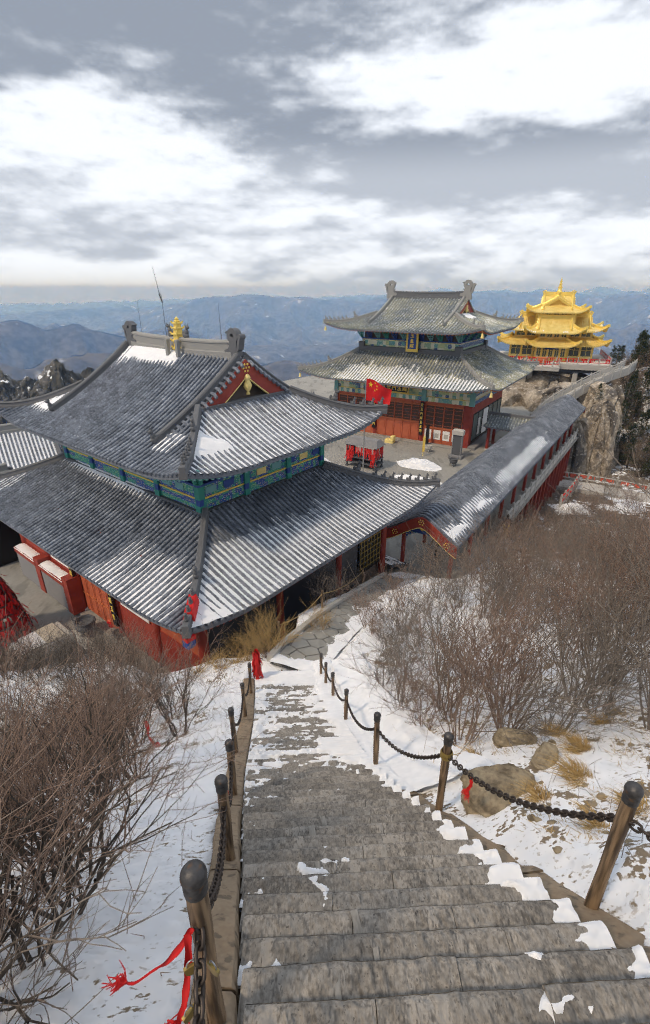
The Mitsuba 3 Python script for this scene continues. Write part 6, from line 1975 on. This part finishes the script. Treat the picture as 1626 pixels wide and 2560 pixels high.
# ---------------------------------------------------------------- shrubs and trees
def shrub_mesh(seed, H, stems, spread, r0, levels=4, kids=(3, 5), wig=.16, up=.35, tmin=.0028):
    g = np.random.default_rng(seed)
    stem, twig = MB(), MB()

    def grow(p, d, L, r, lv):
        n = 5 if lv < 2 else 4
        pts = [p]
        dd = d
        for _ in range(n - 1):
            dd = dd + g.normal(0, wig, 3) + np.array([0, 0, up * .22])
            dd = dd / np.linalg.norm(dd)
            pts.append(pts[-1] + dd * L / (n - 1))
        pts = np.array(pts)
        rr = np.linspace(r, max(r * .55, tmin * .7), n)
        (stem if r > .007 else twig).tube(pts, np.maximum(rr, tmin * .7), 5 if r > .007 else 3)
        if lv >= levels:
            return
        for _ in range(int(g.integers(kids[0], kids[1] + 1))):
            t = g.uniform(.35, 1.0)
            i = min(int(t * (n - 1)), n - 2)
            q = pts[i] + (pts[i + 1] - pts[i]) * (t * (n - 1) - i)
            e = pts[i + 1] - pts[i]
            e = e / np.linalg.norm(e)
            o = g.normal(0, 1, 3)
            o -= o.dot(e) * e
            o /= np.linalg.norm(o)
            a = g.uniform(.3, .85)
            grow(q, math.cos(a) * e + math.sin(a) * o, L * g.uniform(.45, .92), max(r * g.uniform(.45, .62), tmin), lv + 1)
    for k in range(stems):
        a = k * 6.283 / stems + g.uniform(-.5, .5)
        s = g.uniform(.15, 1) * spread
        grow(np.array([.10 * math.cos(a), .10 * math.sin(a), -.12]), np.array([math.cos(a) * s, math.sin(a) * s, 1.0]) / math.sqrt(1 + s * s), H * g.uniform(.42, .6), r0 * g.uniform(.65, 1.15), 1)
    return stem, twig


KINDS = {}
for (nm, n, args) in (('shrub_left', 4, dict(H=2.5, stems=6, spread=.62, r0=.025, levels=4, kids=(3, 4), wig=.14, up=.5, tmin=.0036)),
                      ('shrub_right', 4, dict(H=2.6, stems=13, spread=.62, r0=.015, levels=4, kids=(2, 3), wig=.10, up=.42, tmin=.0046)),
                      ('shrub_pale', 1, dict(H=1.5, stems=20, spread=1.0, r0=.010, levels=3, kids=(4, 6), wig=.07, up=.3))):
    for i in range(n):
        st_, tw_ = shrub_mesh(100 + 7 * i + len(nm), **args)
        scene[f'{nm}_kind_{i}'] = {'type': 'shapegroup', 'stems': mikit.ply(st_.get(), 'm_stem' if nm == 'shrub_left' else 'm_bark', smooth=True), 'twigs': mikit.ply(tw_.get(), 'm_bark' if nm != 'shrub_pale' else 'm_grass', smooth=True)}
        KINDS.setdefault(nm, []).append(f'{nm}_kind_{i}')


def plant(name, kind, x, y, s, label, category, group, z=None, i=None):
    key = num(name)
    gid = KINDS[kind][int(rng.integers(0, len(KINDS[kind]))) if i is None else i]
    zz = float(terr(x, y)) if z is None else z
    M = T().translate([float(x), float(y), zz]).rotate([0, 0, 1], float(rng.uniform(0, 360))).rotate([1, 0, 0], float(rng.normal(0, 4))).scale(float(s))
    scene[key] = {'type': 'instance', 'to_world': M, 'group': {'type': 'ref', 'id': gid}}
    labels[key] = {'label': label, 'category': category, 'group': group}


def scatter(x0, x1, y0, y1, step):
    pts = [(x + rng.uniform(-.42, .42) * step, y + rng.uniform(-.42, .42) * step) for x in np.arange(x0, x1, step) for y in np.arange(y0, y1, step)]
    return np.array(pts)


def zone(*rules):
    """label and group of the first rule that holds"""
    for ok, label, group in rules:
        if ok:
            return label, 'shrub', group


p_ = np.vstack([scatter(-12.5, -.9, .5, 16.2, .96), [(-1.8, 1.15), (-2.1, 1.5), (-1.75, 1.95), (-1.7, 1.55), (-2.5, 1.2), (-1.95, 2.5), (-2.4, 2.0), (-2.3, 3.0), (-1.9, .95), (-3.0, 1.7), (-1.5, .72), (-1.28, .62), (-1.75, .6)]])
for k, (x, y) in enumerate(p_):
    dl = xl(y) - x
    forced = k >= len(p_) - 13
    if not forced and (dl < 1.2 + .4 * rng.uniform() or (y > 10.6 and x > -4.6) or (y > 11.6 and x > -6) or float(court_dist(x, y)) < .7 or (dl < 1.8 and rng.uniform() < .35)):
        continue
    s = rng.uniform(.75, 1.1) * ((.40 if y < .8 else .62) if forced else np.interp(y, [0, 2, 4, 8, 12], [.66, .78, .98, .86, .72]))
    plant('bare_shrub', 'shrub_left', x, y, s, *zone((y < 2.6, 'open grey shrub with bent stems in the lower left corner', 'shrubs in the lower left corner'), (dl < 2.2, 'bare shrub at the snowy edge of the left thicket, nearest the chain posts', 'shrubs at the edge of the left thicket'), (y > 9, 'bare shrub of the left thicket standing before the courtyard', 'shrubs of the left thicket before the courtyard'), (True, 'bare grey brown shrub deep in the left thicket', 'shrubs deep in the left thicket')))
p_ = np.vstack([scatter(.6, 31, 5.6, 49, 1.3), [(2.1, 5.5), (2.6, 5.15), (1.75, 6.4), (2.9, 5.8), (3.5, 5.5), (2.25, 6.6), (1.5, 7.3), (4.7, 5.1), (5.3, 4.3), (4.5, 6.1), (5.6, 5.3), (6.4, 4.6)]])
for k, (x, y) in enumerate(p_):
    forced = k >= len(p_) - 12
    d, _ = path_near(x, y)
    if not forced:
        if x < xr(min(y, 12)) + (1.0 if y > 7 else 1.3) + .3 * rng.uniform() or (x < 3.6 and y < 6.1) or (x < 5 and y < 5.8):
            continue
        if d < 1.25 or float(court_dist(x, y)) < .9 or x > 9 + y * .55 or abs((x - 30) * .54 + (y - 51.6) * .84) < 2.6 or (y > 19 and rng.uniform() < .55) or (9 < y <= 19 and rng.uniform() < .34):
            continue
        if y > 12 and x < np.interp(y, [12, 24.6], [-.5, 4.3]):
            continue
        if 5.5 < x < 11.5 and 18.6 < y < 22.2 and rng.uniform() < .8:
            continue
    s = rng.uniform(.62, 1.22) * np.interp(x, [1, 3, 6, 9, 12, 24], [.75, .92, 1.22, 1.45, 1.5, 1.4]) * np.interp(y, [5, 12, 20, 33], [1, 1, .85, .8]) * (.8 if y > 34 else 1)
    plant('bare_shrub', 'shrub_right', x, y, s, *zone((forced and x > 4, 'large bare shrub leaning in from the right edge above the grass tufts', 'shrubs leaning in from the right edge'), (y < 8.6, 'leafless reddish brown shrub in the front row of the right thicket beside the snow', 'front row of the right thicket'), (d < 3, 'leafless shrub beside the paved path', 'shrubs beside the paved path'), (y > 20, 'leafless shrub of the far right slope below the gallery', 'shrubs below the gallery'), (True, 'leafless reddish brown shrub deep in the right thicket', 'shrubs deep in the right thicket')))
for (x, y) in ((1.2, 18.9), (1.9, 20.6), (2.6, 22.3), (.5, 17.4), (3.2, 24.0)):
    plant('bare_shrub', 'shrub_right', x - .55, y + .35, .62, 'reddish shrub before the dark right wall of the near pavilion', 'shrub', 'shrubs before the dark wall')
plant('bare_shrub', 'shrub_pale', -1.8, 13.2, 1.25, 'pale fan shaped shrub at the corner of the near pavilion beyond the stairs', 'shrub', 'pale shrub')
for (x, y) in ((-1.9, 13.6), (-.2, 15.2), (-2.9, 13.9)):
    plant('bare_shrub', 'shrub_pale', x, y, .8, 'straw coloured shrub under the right eave of the near pavilion', 'shrub', 'straw coloured shrubs under the eave', z=float(terr(x, y)))


def conifer(seed, H=6.0):
    g = np.random.default_rng(seed)
    tr, nd = MB(), MB()
    tr.tube([[0, 0, -.3], [g.normal(0, .08), g.normal(0, .08), H * .5], [0, 0, H]], [.13, .09, .02], 6)
    for _ in range(46):
        z = H * g.uniform(.12, .97)
        R = (H - z) * .34 * g.uniform(.6, 1.15) + .15
        a = g.uniform(0, 6.283)
        d = np.array([math.cos(a), math.sin(a), g.uniform(-.25, .2)])
        tr.tube([[0, 0, z], d * R * .5 + [0, 0, z + .05], d * R + [0, 0, z]], [.03, .02, .01], 3)
        for _ in range(26):
            t = g.uniform(.2, 1.0)
            p = d * R * t + np.array([0, 0, z]) + g.normal(0, .11, 3)
            e = d * .5 + g.normal(0, .6, 3) + [0, 0, .2]
            e /= np.linalg.norm(e)
            s = np.cross(e, g.normal(0, 1, 3))
            s = s / np.linalg.norm(s) * .045
            nd.add(np.array([p - s, p + s, p + e * .34]), [[0, 1, 2]])
    return tr, nd


for i in range(3):
    a, b = conifer(40 + i)
    scene[f'conifer_kind_{i}'] = {'type': 'shapegroup', 'trunk': mikit.ply(a.get(), 'm_bark'), 'crown': mikit.ply(b.get(), 'm_conifer')}
    KINDS.setdefault('conifer', []).append(f'conifer_kind_{i}')
p_ = np.vstack([scatter(44, 100, 50, 150, 2.9), scatter(38, 62, 52, 92, 2.1)])
for (x, y) in p_:
    az = math.degrees(math.atan2(x, y))
    if az < (28.4 if y > 95 else 30.9) or az > 38 or rng.uniform() < .18:
        continue
    z = float(terr(x, y))
    if z < -38:
        continue
    if rng.uniform() < .5:
        plant('pine_tree', 'conifer', x, y, rng.uniform(.6, 1.0), 'dark green pine on the wooded spur beyond the cliff', 'tree', 'pines on the wooded spur', z=z)
    else:
        plant('bare_tree', 'shrub_left', x, y, rng.uniform(1.3, 2.0), 'leafless tree on the wooded spur beyond the cliff', 'tree', 'bare trees on the wooded spur', z=z)
for (x, y, z, s) in ((40.2, 66.4, -13.4, .5), (38.4, 63.6, -16.0, .5), (41.5, 68.5, -13.0, .5), (36.9, 61.5, -18.5, .55), (35.3, 64.2, -13.2, .35), (38.6, 60.5, -20.5, .6)):
    plant('pine_tree', 'conifer', x, y, s, 'small pine clinging to the cliff beside the walkway', 'tree', 'pines clinging to the cliff', z=z)
